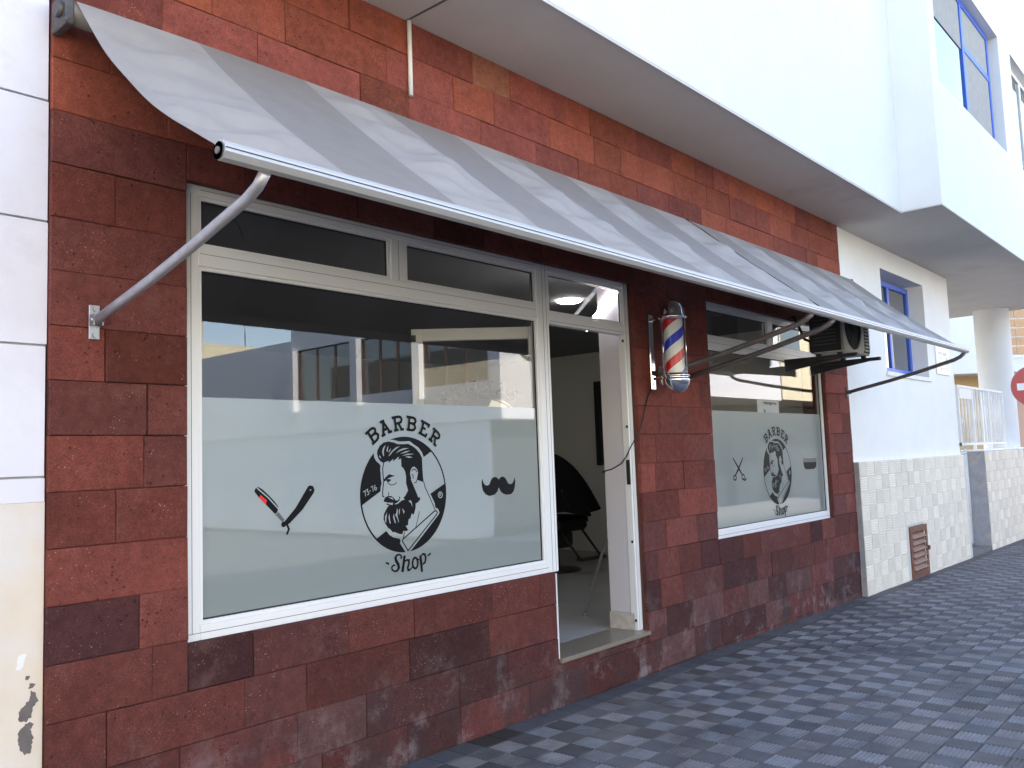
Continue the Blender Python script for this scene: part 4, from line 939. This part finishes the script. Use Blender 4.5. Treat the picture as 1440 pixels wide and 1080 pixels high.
tag(obj('metal_rod', bm, 'galv'), 'thin metal rod leaning on the wall just inside the door', 'rod')
t_ = thing('wall_mirror', (IX1, 3.1, 1.42), 'dark tall framed mirror on the wall inside the door', 'mirror')
B('mirror_glass', 'mirror', t_, (IX1 - .02, IX1 - .0005, 2.66, 3.10, 1.46, 2.44))
B('mirror_frame', 'black', t_, (IX1 - .04, IX1 - .0006, 2.62, 2.6598, 1.42, 2.48), (IX1 - .04, IX1 - .0006, 3.1002, 3.14, 1.42, 2.48), (IX1 - .04, IX1 - .0006, 2.66, 3.10, 1.42, 1.4598), (IX1 - .04, IX1 - .0006, 2.66, 3.10, 2.4402, 2.48))
bm = bmesh.new(); lathe(bm, [(0, CZ - .018), (.088, CZ - .018), (.1, CZ - .012), (.1, CZ - .0005), (0, CZ - .0005)], 5.83, 1.09, 24)
tag(obj('downlight', bm, 'lampstreak'), 'small round lit downlight in the shop ceiling', 'light')
bm = bmesh.new(); box(bm, -.013, -.0005, -.21, .21, -.019, .019, bev=.004)  # glowing strip added to stand for a streak of light in the fanlight
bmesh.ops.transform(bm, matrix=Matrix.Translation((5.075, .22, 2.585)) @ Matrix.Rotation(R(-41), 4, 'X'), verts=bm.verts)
tag(obj('light_streak', bm, 'lampstreak'), 'slanting glowing strip added for a streak of light in the fanlight', 'light')
bm = bmesh.new(); tube(bm, [(2.18 + .09 * math.cos(t) * .9, .35, 2.62 + .11 * math.sin(t)) for t in [R(130 - 13 * k) for k in range(13)]], .003, 5)
tag(obj('loose_wire', bm, 'cable'), 'thin loose wire hanging behind the left fanlight', 'wire')
bm = bmesh.new(); box(bm, 7.21, 7.66, .1, .102, 1.72, 1.98)  # thin white rectangle with dark marks behind the glass
nb = obj('white_sheet', bm, 'whitesheet'); tag(nb, 'white sheet with dark marks behind the second window above the emblem', 'notice')
bm = bmesh.new()
poly_prism(bm, [(7.33, 1.955), (7.40, 1.94), (7.44, 1.95), (7.48, 1.935), (7.53, 1.952), (7.60, 1.945), (7.61, 1.96), (7.34, 1.968)], .0992, .0998)
poly_prism(bm, [(7.33, 1.90), (7.36, 1.895), (7.42, 1.83), (7.45, 1.78), (7.41, 1.79), (7.37, 1.84)], .0992, .0998)
obj('dark_mark', bm, 'vinylgrey', nb)
# ------------------------------------------------------------------ white house on the left
lh = thing('white_house', (.2, .3, 0), 'white and cream rendered house with grooved wall at the left edge', 'house')
zs = [-.3, 1.44, 1.528, 2.003, 2.462, 2.92, 3.38, 3.84, 4.30, 4.76, 5.22, 9.5]
B('wall_core', 'rough', lh, (-6, 1.2535, .032, 8, -.3, 9.5))
for i, (a, b) in enumerate(zip(zs, zs[1:])):
    g = 0 if i == 1 else .004
    ga = 0 if i in (0, 1) else .004
    if i == 0: g = 0
    B('render_band', 'cream' if i == 0 else 'whitehouse', lh, (-6, 1.2525 - (.002 * (i % 3)), .018 if i else .0195, .0315, a + ga, b - (.004 if i > 0 else .0)), bev=.0012)
def patch(name, m, pts, y):
    rr = random.Random(len(pts)); q = []
    for (xa, za), (xb, zb) in zip(pts, pts[1:] + pts[:1]):
        n = max(2, int(math.hypot(xb - xa, zb - za) / .006))
        q += [(xa + (xb - xa) * k / n + rr.uniform(-.0028, .0028), za + (zb - za) * k / n + rr.uniform(-.0028, .0028)) for k in range(n)]
    bm = bmesh.new(); poly_prism(bm, q, y, y + .0015); return obj(name, bm, m, lh)
patch('peeled_patch', 'peelgrey', [(1.178, .60), (1.196, .578), (1.214, .582), (1.222, .63), (1.213, .66), (1.224, .675), (1.208, .688), (1.186, .672), (1.172, .655), (1.176, .625)], .0185)
patch('peeled_patch', 'peelgrey', [(1.176, .695), (1.198, .688), (1.212, .700), (1.222, .735), (1.236, .752), (1.226, .785), (1.212, .79), (1.208, .762), (1.19, .742), (1.174, .725)], .0185)
patch('peeled_patch', 'peelgrey', [(1.205, .80), (1.222, .80), (1.226, .812), (1.212, .818)], .0185)
patch('peeled_patch', 'peelgrey', [(1.196, .832), (1.206, .83), (1.208, .842), (1.198, .845)], .0185)
patch('undercoat_patch', 'peelwhite', [(1.163, .868), (1.178, .862), (1.196, .905), (1.196, .922), (1.172, .915)], .0185)
patch('undercoat_patch', 'peelwhite', [(1.09, .60), (1.10, .60), (1.105, .72), (1.095, .74)], .0185)

# ------------------------------------------------------------------ white house on the right, with its jutting upper floor
rh = thing('corner_house', (11.3, .2, 0), 'white house with blue window frames and a tiled base, right of the shop', 'house')
NX0, NX1 = 9.181, 13.36
HW = (10.50, 12.17, 2.38, 3.63)
bm = bmesh.new()
for a in ((NX0, HW[0], .012, .30, -.3, SOF), (HW[0], HW[1], .012, .30, -.3, HW[2]), (HW[0], HW[1], .012, .30, HW[3], SOF), (HW[1], NX1, .012, .30, -.3, SOF), (NX1 - .3, NX1, .301, 4.0, -.3, SOF), (NX0, NX1 - .301, 3.9, 4.0, -.3, SOF)): box(bm, *a)
obj('wall', bm, 'white2', rh)
UX1 = 17.72
UW = [(9.43, 12.50, 5.24, 6.80), (13.20, 15.4, 5.24, 6.82)]
bm = bmesh.new()
FY, FD = -1.045, -.905
xs = [9.169, UW[0][0], UW[0][1], UW[1][0], UW[1][1], UX1]
box(bm, 9.169, UX1, FY, FD, SOF, 5.24); box(bm, 9.169, UX1, FY, FD, 6.82, 9.5)
for a, b in ((9.169, 9.43), (12.5, 13.2), (15.4, UX1)): box(bm, a, b, FY, FD, 5.2402, 6.8198)
box(bm, 9.43, 12.5, FY, FD, 6.80, 6.8199)
box(bm, 9.169, UX1, -.66, 5.0, SOF, 9.5)
obj('upper_wall', bm, 'white', rh)
B('side_return', 'white', rh, (9.169, 9.30, FD + .0003, -.6603, SOF, 9.5))
B('soffit', 'soffit', rh, (9.1695, UX1 - .001, FY + .001, 4.99, SOF - .012, SOF - .0006))
def house_window(x0, x1, z0, z1, y, splits, m, trans=None):
    bm = bmesh.new()
    t = .07
    box(bm, x0, x0 + t, y, y + .05, z0, z1, bev=.004); box(bm, x1 - t, x1, y, y + .05, z0, z1, bev=.004)
    box(bm, x0 + t + .0005, x1 - t - .0005, y, y + .05, z0, z0 + t, bev=.004); box(bm, x0 + t + .0005, x1 - t - .0005, y, y + .05, z1 - t, z1, bev=.004)
    for s in splits: box(bm, s - .04, s + .04, y + .001, y + .051, z0 + t + .0005, z1 - t - .0005, bev=.004)
    if trans: box(bm, trans[0] + .041, x1 - t - .0005, y + .002, y + .049, trans[1] - .04, trans[1] + .04, bev=.004)
    f = obj('window_frame', bm, m, rh)
    e = [x0 + t] + list(splits) + [x1 - t]
    for a, b in zip(e, e[1:]): B('pane', 'winglass', f, (a + .001, b - .001, y + .022, y + .028, z0 + t, z1 - t))
    return f
f1 = house_window(9.43, 12.37, 5.243, 6.797, -.948, [11.05], 'bluepaint', (11.05, 6.2))
B('roller_blind', 'blind', f1, (9.52, 10.99, -.935, -.9275, 6.15, 6.72), (11.10, 12.29, -.935, -.9275, 5.33, 6.72))
house_window(13.2, 15.4, 5.243, 6.817, -.948, [14.3], 'gatewhite')
f3 = house_window(10.55, 12.165, 2.43, 3.60, .205, [11.36], 'bluepaint')
B('window_recess', 'white2', rh, (HW[0], HW[1], .258, .2995, HW[2] + .0004, HW[3] - .0004))
B('window_sill', 'white2', rh, (HW[0] - .04, HW[1] + .04, -.012, .204, HW[2] - .03, HW[2] + .018))
# tiled dado: single tiles over a bed
DY = -.055
B('dado_bed', 'dadogrout', rh, (NX0 + .002, 10.652, DY + .007, .0115, -.3, 1.372), (11.302, NX1, DY + .007, .0115, -.3, 1.372), (10.653, 11.301, DY + .007, .0115, .585, 1.3718))
B('dado_edge', 'rough', rh, (NX0 - .004, NX0 + .0015, DY + .004, .0114, -.3, 1.373))
def dado_mesh(v, w, h):
    bm = bmesh.new(); rr = random.Random(v)
    w, h = w / 2 - .0015, h / 2 - .0015
    n = 6 if v % 2 else 1
    low = [bm.verts.new(p) for p in ((-w, .007, -h), (w, .007, -h), (w, .007, h), (-w, .007, h))]
    if n == 1:
        top = [bm.verts.new((sx * (w - .003), -.001, sz * (h - .003))) for sx, sz in ((-1, -1), (1, -1), (1, 1), (-1, 1))]
        bm.faces.new(top)
        for i in range(4): bm.faces.new((low[i], low[(i + 1) % 4], top[(i + 1) % 4], top[i]))
    else:
        prof = [(-h, .007)]
        for i in range(n):
            z = -h + 2 * h * i / n; p = 2 * h / n
            prof += [(z + .12 * p, 0), (z + .62 * p, 0), (z + .8 * p, .0035), (z + .98 * p, .0035)]
        prof[-1] = (h, .007)
        a = [bm.verts.new((-w, y, z)) for z, y in prof]; b = [bm.verts.new((w, y, z)) for z, y in prof]
        for i in range(len(prof) - 1): bm.faces.new((a[i], b[i], b[i + 1], a[i + 1]))
        bmesh.ops.delete(bm, geom=low, context='VERTS')
    me = bpy.data.meshes.new('wall_tile'); bmesh.ops.recalc_face_normals(bm, faces=bm.faces)
    bm.to_mesh(me); bm.free(); me.materials.append(M['dado']); return me
TW, TH = .225, .153
dm = {v: dado_mesh(v, TW, TH) for v in range(2)}
def dado(parent, x0, x1, ztop, y, zmin, skip=None, seed=1):
    rr = random.Random(seed)
    nrow = int((ztop - zmin) / TH) + 1
    for r in range(nrow):
        z = ztop - TH * (r + .5)
        n = int((x1 - x0) / TW + .02)
        for i in range(n):
            x = x0 + TW * (i + .5)
            if z + TH / 2 < gz(x) - .12: continue
            if skip and skip[0] - .02 < x < skip[1] + .02 and z < skip[2]: continue
            k = (i + r) % 2
            o = link('wall_tile', dm[k], parent, (x, y, z))
            f = rr.uniform(.92, 1.06)
            c = (.82, .74, .63) if k else (.76, .685, .58)
            o.color = (c[0] * f, c[1] * f, c[2] * f, 1)
dado(rh, NX0 + .004, NX1, 1.372, DY, -.1, (10.65, 11.30, .64), 3)
vent = B('vent_grille', 'brown', rh, (10.655, 10.72, DY - .012, DY + .02, -.12, .58), (11.23, 11.298, DY - .012, DY + .02, -.12, .58), (10.7205, 11.2295, DY - .012, DY + .02, .51, .58), (10.7205, 11.2295, DY - .012, DY + .02, -.12, .06), bev=.003)
sm3 = bpy.data.meshes.new('louvre_slat'); bm = bmesh.new(); box(bm, -.253, .253, -.004, .004, -.04, .04); bm.to_mesh(sm3); bm.free(); sm3.materials.append(M['brown'])
for k in range(6):
    o = link('louvre_slat', sm3, vent, (10.975, DY + .006, .105 + k * .073)); o.rotation_euler = (R(-38), 0, 0)
B('vent_back', 'black', vent, (10.7205, 11.2295, DY + .03, DY + .034, -.1, .52))
B('vent_latch', 'brown', vent, (11.27, 11.32, DY - .03, DY - .0125, .27, .32), bev=.003)
hp = tag(B('house_sign', 'plaque', None, (12.50, 13.10, -.004, .0115, 2.47, 2.85), bev=.004), 'white square wall plaque with worn lettering near the house corner', 'plaque')
bm = bmesh.new(); rr_ = random.Random(3)
for r_, zz in enumerate((2.76, 2.69, 2.62, 2.55)):
    x = 12.60 + .03 * (r_ % 2)
    while x < 13.0:
        w_ = rr_.uniform(.02, .05)
        if rr_.random() < .75: box(bm, x, x + w_ * .35, -.0055, -.0045, zz - .02, zz + .02); box(bm, x + w_ * .36, x + w_, -.0055, -.0045, zz + rr_.choice((-.02, .0, .012)), zz + .02)
        x += w_ + .018
obj('worn_lettering', bm, 'faint', hp)

# garden wall, gate and railing on the corner house's porch
gw = thing('garden_wall', (15.8, .1, 0), 'low tiled garden wall under the white railing', 'garden wall')
GX0, GX1 = 14.45, 17.22
B('wall_body', 'rough', gw, (GX0, GX1, DY + .007, .30, -.4, 1.405))
B('coping', 'dado', gw, (GX0 - .004, GX1 + .004, DY + .001, .302, 1.4055, 1.425))
dado(gw, GX0 + .004, GX1, 1.400, DY, -.15, None, 8)
B('porch_floor', 'kerb', None, (NX1, UX1, .301, 3.9, -.3, .06)); tag(bpy.data.objects['porch_floor'], kind='structure')
B('gate_step', 'kerb', gw, (NX1 + .002, GX0 - .002, -.05, .30, -.4, .0), bev=.006)
gt = thing('garden_gate', (13.9, .2, .02), 'narrow white iron gate with an arched top beside the garden wall', 'gate')
G0, G1, GY = NX1 + .02, GX0 - .02, .2
bm = bmesh.new()
tube(bm, [(G0, GY, .03), (G0, GY, 1.45)], .02, 8); tube(bm, [(G1, GY, .03), (G1, GY, 1.45)], .02, 8)
for z in (.04, .46, 1.38): tube(bm, [(G0, GY, z), (G1, GY, z)], .018, 8)
obj('gate_frame', bm, 'gatewhite', gt)
bm = bmesh.new(); gm = (G0 + G1) / 2; gr = (G1 - G0) / 2
tube(bm, [(gm + gr * math.cos(t), GY, 1.45 + .62 * math.sin(t)) for t in [math.pi * k / 16 for k in range(17)]], .024, 8)
tube(bm, [(gm + gr * .6 * math.cos(t), GY, 1.45 + .36 * math.sin(t)) for t in [math.pi * k / 12 for k in range(13)]], .012, 6)
obj('arch', bm, 'gatewhite', gt)
B('lower_panel', 'gatewhite', gt, (G0 + .019, G1 - .019, GY - .008, GY + .008, .05, .45))
bmr = bmesh.new(); tube(bmr, [(0, 0, 0), (0, 0, .90)], .014, 6); bar_me = bpy.data.meshes.new('bar'); bmr.to_mesh(bar_me); bmr.free(); bar_me.materials.append(M['gatewhite'])
for k in range(8): link('bar', bar_me, gt, (G0 + .11 + k * .118, GY, .468))
rl = thing('railing', (15.5, .16, 1.42), 'white metal bar railing on top of the garden wall', 'railing')
RX0, RX1, RY = 14.06, 16.95, .17
bm = bmesh.new()
for z in (1.50, 2.37): box(bm, RX0, RX1, RY - .02, RY + .02, z, z + .035)
for x in (RX0, 14.87, 15.9, RX1 - .04): box(bm, x, x + .04, RY - .0205, RY + .0205, (1.4255 if x > 14.4 else 1.4995), 2.369)
obj('rail', bm, 'gatewhite', rl)
n = 15
for k in range(n):
    x = RX0 + .09 + k * (RX1 - RX0 - .14) / n
    link('bar', bar_me, rl, (x, RY, 1.505)).scale = (1, 1, .965)
B('number_plate', 'gatewhite', rl, (14.12, 14.80, RY - .026, RY - .021, 2.2, 2.36), bev=.002)
cl = bmesh.new(); lathe(cl, [(.285, 1.2), (.285, SOF - .0125)], 17.3, .3 + .29, 32)
bmesh.ops.translate(cl, verts=cl.verts, vec=(0, -.29, 0))
obj('column', cl, 'white', rh)
cl = bmesh.new(); lathe(cl, [(.0, 1.2), (.31, 1.2), (.31, -.3)], 17.3, .3, 32)
obj('column_base', cl, 'rough', rh)
# no-entry sign
sg = thing('no_entry_sign', (14.07, -.85, gz(14)), 'round red no entry sign with a white bar on a grey post', 'road sign')
sv = (CAM - Vector((14.05, -.85, 2.30))); sv.z = 0; sv.normalize()
SM = Matrix.Translation((14.05, -.85, 2.30)) @ Matrix(((sv.y, sv.x, 0), (-sv.x, sv.y, 0), (0, 0, 1))).to_4x4()
# local: +y is towards the driver, x sideways
def signpart(name, mats, prims):
    bm = bmesh.new(); prims(bm); bmesh.ops.transform(bm, matrix=SM, verts=bm.verts); return obj(name, bm, mats, sg)
def disc(r, y0, y1, n=40): return lambda bm: poly_prism(bm, [(r * math.cos(2 * math.pi * k / n), r * math.sin(2 * math.pi * k / n)) for k in range(n)], y0, y1)
signpart('disc', 'signred', disc(.29, 0, .004))
signpart('rim', 'steel', disc(.297, -.012, -.0005))
signpart('bar', 'signwhite', lambda bm: box(bm, -.215, .215, .0045, .0055, -.05, .05))
signpart('post', 'steel', lambda bm: tube(bm, [(0, -.045, -2.36), (0, -.045, .32)], .03, 12))
signpart('clamp', 'steel', lambda bm: (box(bm, -.05, .05, -.085, -.0125, .14, .17), box(bm, -.05, .05, -.085, -.0125, -.17, -.14)))

# ------------------------------------------------------------------ houses further along the street
def rotz(bm, c, a): bmesh.ops.transform(bm, matrix=Matrix.Translation(c) @ Matrix.Rotation(a, 4, 'Z'), verts=bm.verts)
fh = thing('far_house', (27, 3, 0), 'pale house with an orange shutter and yellow ground floor behind the column', 'house')
FC, FA = (25.5, 1.9, 0), R(-52)
def fpart(name, m, *bx, par=None):
    bm = bmesh.new()
    for b in bx: box(bm, *b)
    rotz(bm, FC, FA); return obj(name, bm, m, par or fh)
fpart('upper_wall', 'housewhite', (-9, 9, 0, 8, 3.35, 8))
fpart('ground_wall', 'houseyellow', (-9, .2, 1.0, 8, -1, 3.349)); fpart('ground_wall', 'housepink', (.201, 9, 1.0, 8, -1, 3.349))
wf = fpart('window', 'gatewhite', (.05, 1.45, -.02, -.001, 3.72, 5.55))
fpart('shutter', 'orange', *[(.12 + .33 * i, .12 + .33 * i + .3, -.045, -.0205, 3.8 + .24 * k, 3.8 + .24 * k + .21) for i in range(4) for k in range(5)], par=wf)
fpart('pane', 'winglass', (.12, 1.38, -.03, -.0205, 5.1, 5.48), par=wf)
fpart('street_number', 'vinylgrey', (.45, .5, .99, .9995, 2.0, 2.2), (.65, .72, .99, .9995, 2.0, 2.2), (.8, .84, .99, .9995, 2.0, 2.2))

# ------------------------------------------------------------------ across the street (seen in the window reflections)
wc = thing('workshop_building', (18, -12, 0), 'white building across the street with a glazed upper gallery', 'building')
X0 = 13.95
bm = bmesh.new()
box(bm, X0, 23.1, -24, -9.0, 2.42, 3.28); box(bm, X0, 23.1, -24, -16.7, 3.2805, 5.0); box(bm, X0, 23.1, -16.69, -9.0, 4.70, 5.6)
box(bm, X0 + .35, 23.1, -16.69, -9.35, 3.281, 4.6995)
box(bm, X0, 23.1, -9.3495, -9.0, 3.281, 4.6995)
obj('wall', bm, 'housewhite', wc)
B('ground_floor_or_added_panel', 'groundshade', wc, (X0 + .06, 22.8, -9.399, -9.37, -.3, 2.41))  # dark panel added to keep the window reflection dark
B('ground_wall', 'housewhite', wc, (X0 + .05, 23.1, -24, -9.4, -.5, 2.4195))
for y in (-16.66, -13.95, -11.65): 
    B('pillar', 'housewhite', wc, (X0 - .16, X0 + .34, y, y + .26, 3.02, 4.699))
for a, b in ((-16.38, -13.96), (-13.68, -11.66), (-11.38, -9.36)):
    g = B('window', 'winglass', wc, (X0 + .03, X0 + .345, a, b, 3.2, 4.66))
    B('mullion', 'woodbrown', g, *[(X0 + .005, X0 + .0295, a + (b - a) * q - .03, a + (b - a) * q + .03, 3.2, 4.66) for q in (.02, .35, .67, .98)], (X0 + .0055, X0 + .0290, a, b, 3.2, 3.26))
oh = thing('cream_house', (26, -10, 0), 'cream house across the street with an overhanging upper floor', 'house')
bm = bmesh.new(); box(bm, 23.2, 28.3, -20, -9.0, 3.2, 8.5); 
obj('wall', bm, 'housewhite', oh)
B('ground_wall', 'groundshade', oh, (23.2, 28.3, -20, -11.2, -.5, 3.199))
B('ground_floor_or_added_panel', 'woodbrown', oh, (23.8, 25.6, -11.2, -11.17, -.1, 2.5))
B('window', 'winglass', oh, (26.2, 27.6, -9.02, -8.995, 4.6, 6.0))
yh = thing('yellow_house', (31, -10, 0), 'pale yellow house across the street with its ground floor in shade', 'house')
bm = bmesh.new(); box(bm, 28.4, 30.2, -20, -9.0, 3.25, 8.0); box(bm, 30.3, 46, -20, -9.4, 3.3, 7.2)
obj('wall', bm, 'housecream', yh)
B('window', 'winglass', yh, (28.5, 30.1, -9.02, -8.995, 4.5, 6.2))
B('ground_wall', 'groundshade', yh, (28.4, 46, -20, -10.9, -.5, 3.2))
lf = thing('cream_corner_house', (-12, -15, 0), 'cream house across the street on the far side of the side road', 'house')
B('wall', 'housecream', lf, (-40, 2.6, -30, -9.2, -.5, 6.2)); B('window', 'winglass', lf, (-4, -2.4, -9.22, -9.195, 3.8, 5.2), (-9, -7.4, -9.22, -9.195, 3.8, 5.2))
fc = thing('distant_house', (31, -48, 0), 'distant cream house at the end of the side road', 'house')
B('wall', 'housecream', fc, (18, 44, -60, -44.5, -.5, 9.2)); B('chimney', 'houseyellow', fc, (25.6, 27.0, -46, -44.6, 9.201, 12.0))
bm = bmesh.new(); tube(bm, [(30, -44.8, 9.2), (30, -44.8, 10.8)], .04, 6); tube(bm, [(29.6, -44.8, 10.6), (30.9, -44.8, 10.6)], .03, 6)
for k in range(5): tube(bm, [(29.8 + .25 * k, -45.1, 10.6), (29.8 + .25 * k, -44.5, 10.6)], .02, 5)
tag(obj('roof_antenna', bm, 'steel'), 'thin television antenna on the distant cream house roof', 'antenna')
bm = bmesh.new()
cr_ = [(1.118, 3.22), (1.122, 3.12), (1.12, 3.05), (1.126, 2.99), (1.121, 2.93)]
cr2 = [(1.117, 2.9), (1.115, 2.82), (1.118, 2.74), (1.112, 2.66), (1.114, 2.58)]
for c in (cr_, cr2):
    for (xa, za), (xb, zb) in zip(c, c[1:]):
        bm.faces.new([bm.verts.new(p) for p in ((xa - .0008, .0192, za), (xa + .0008, .0192, za), (xb + .0006, .0192, zb), (xb - .0006, .0192, zb))])
obj('wall_crack', bm, 'peelgrey', lh)
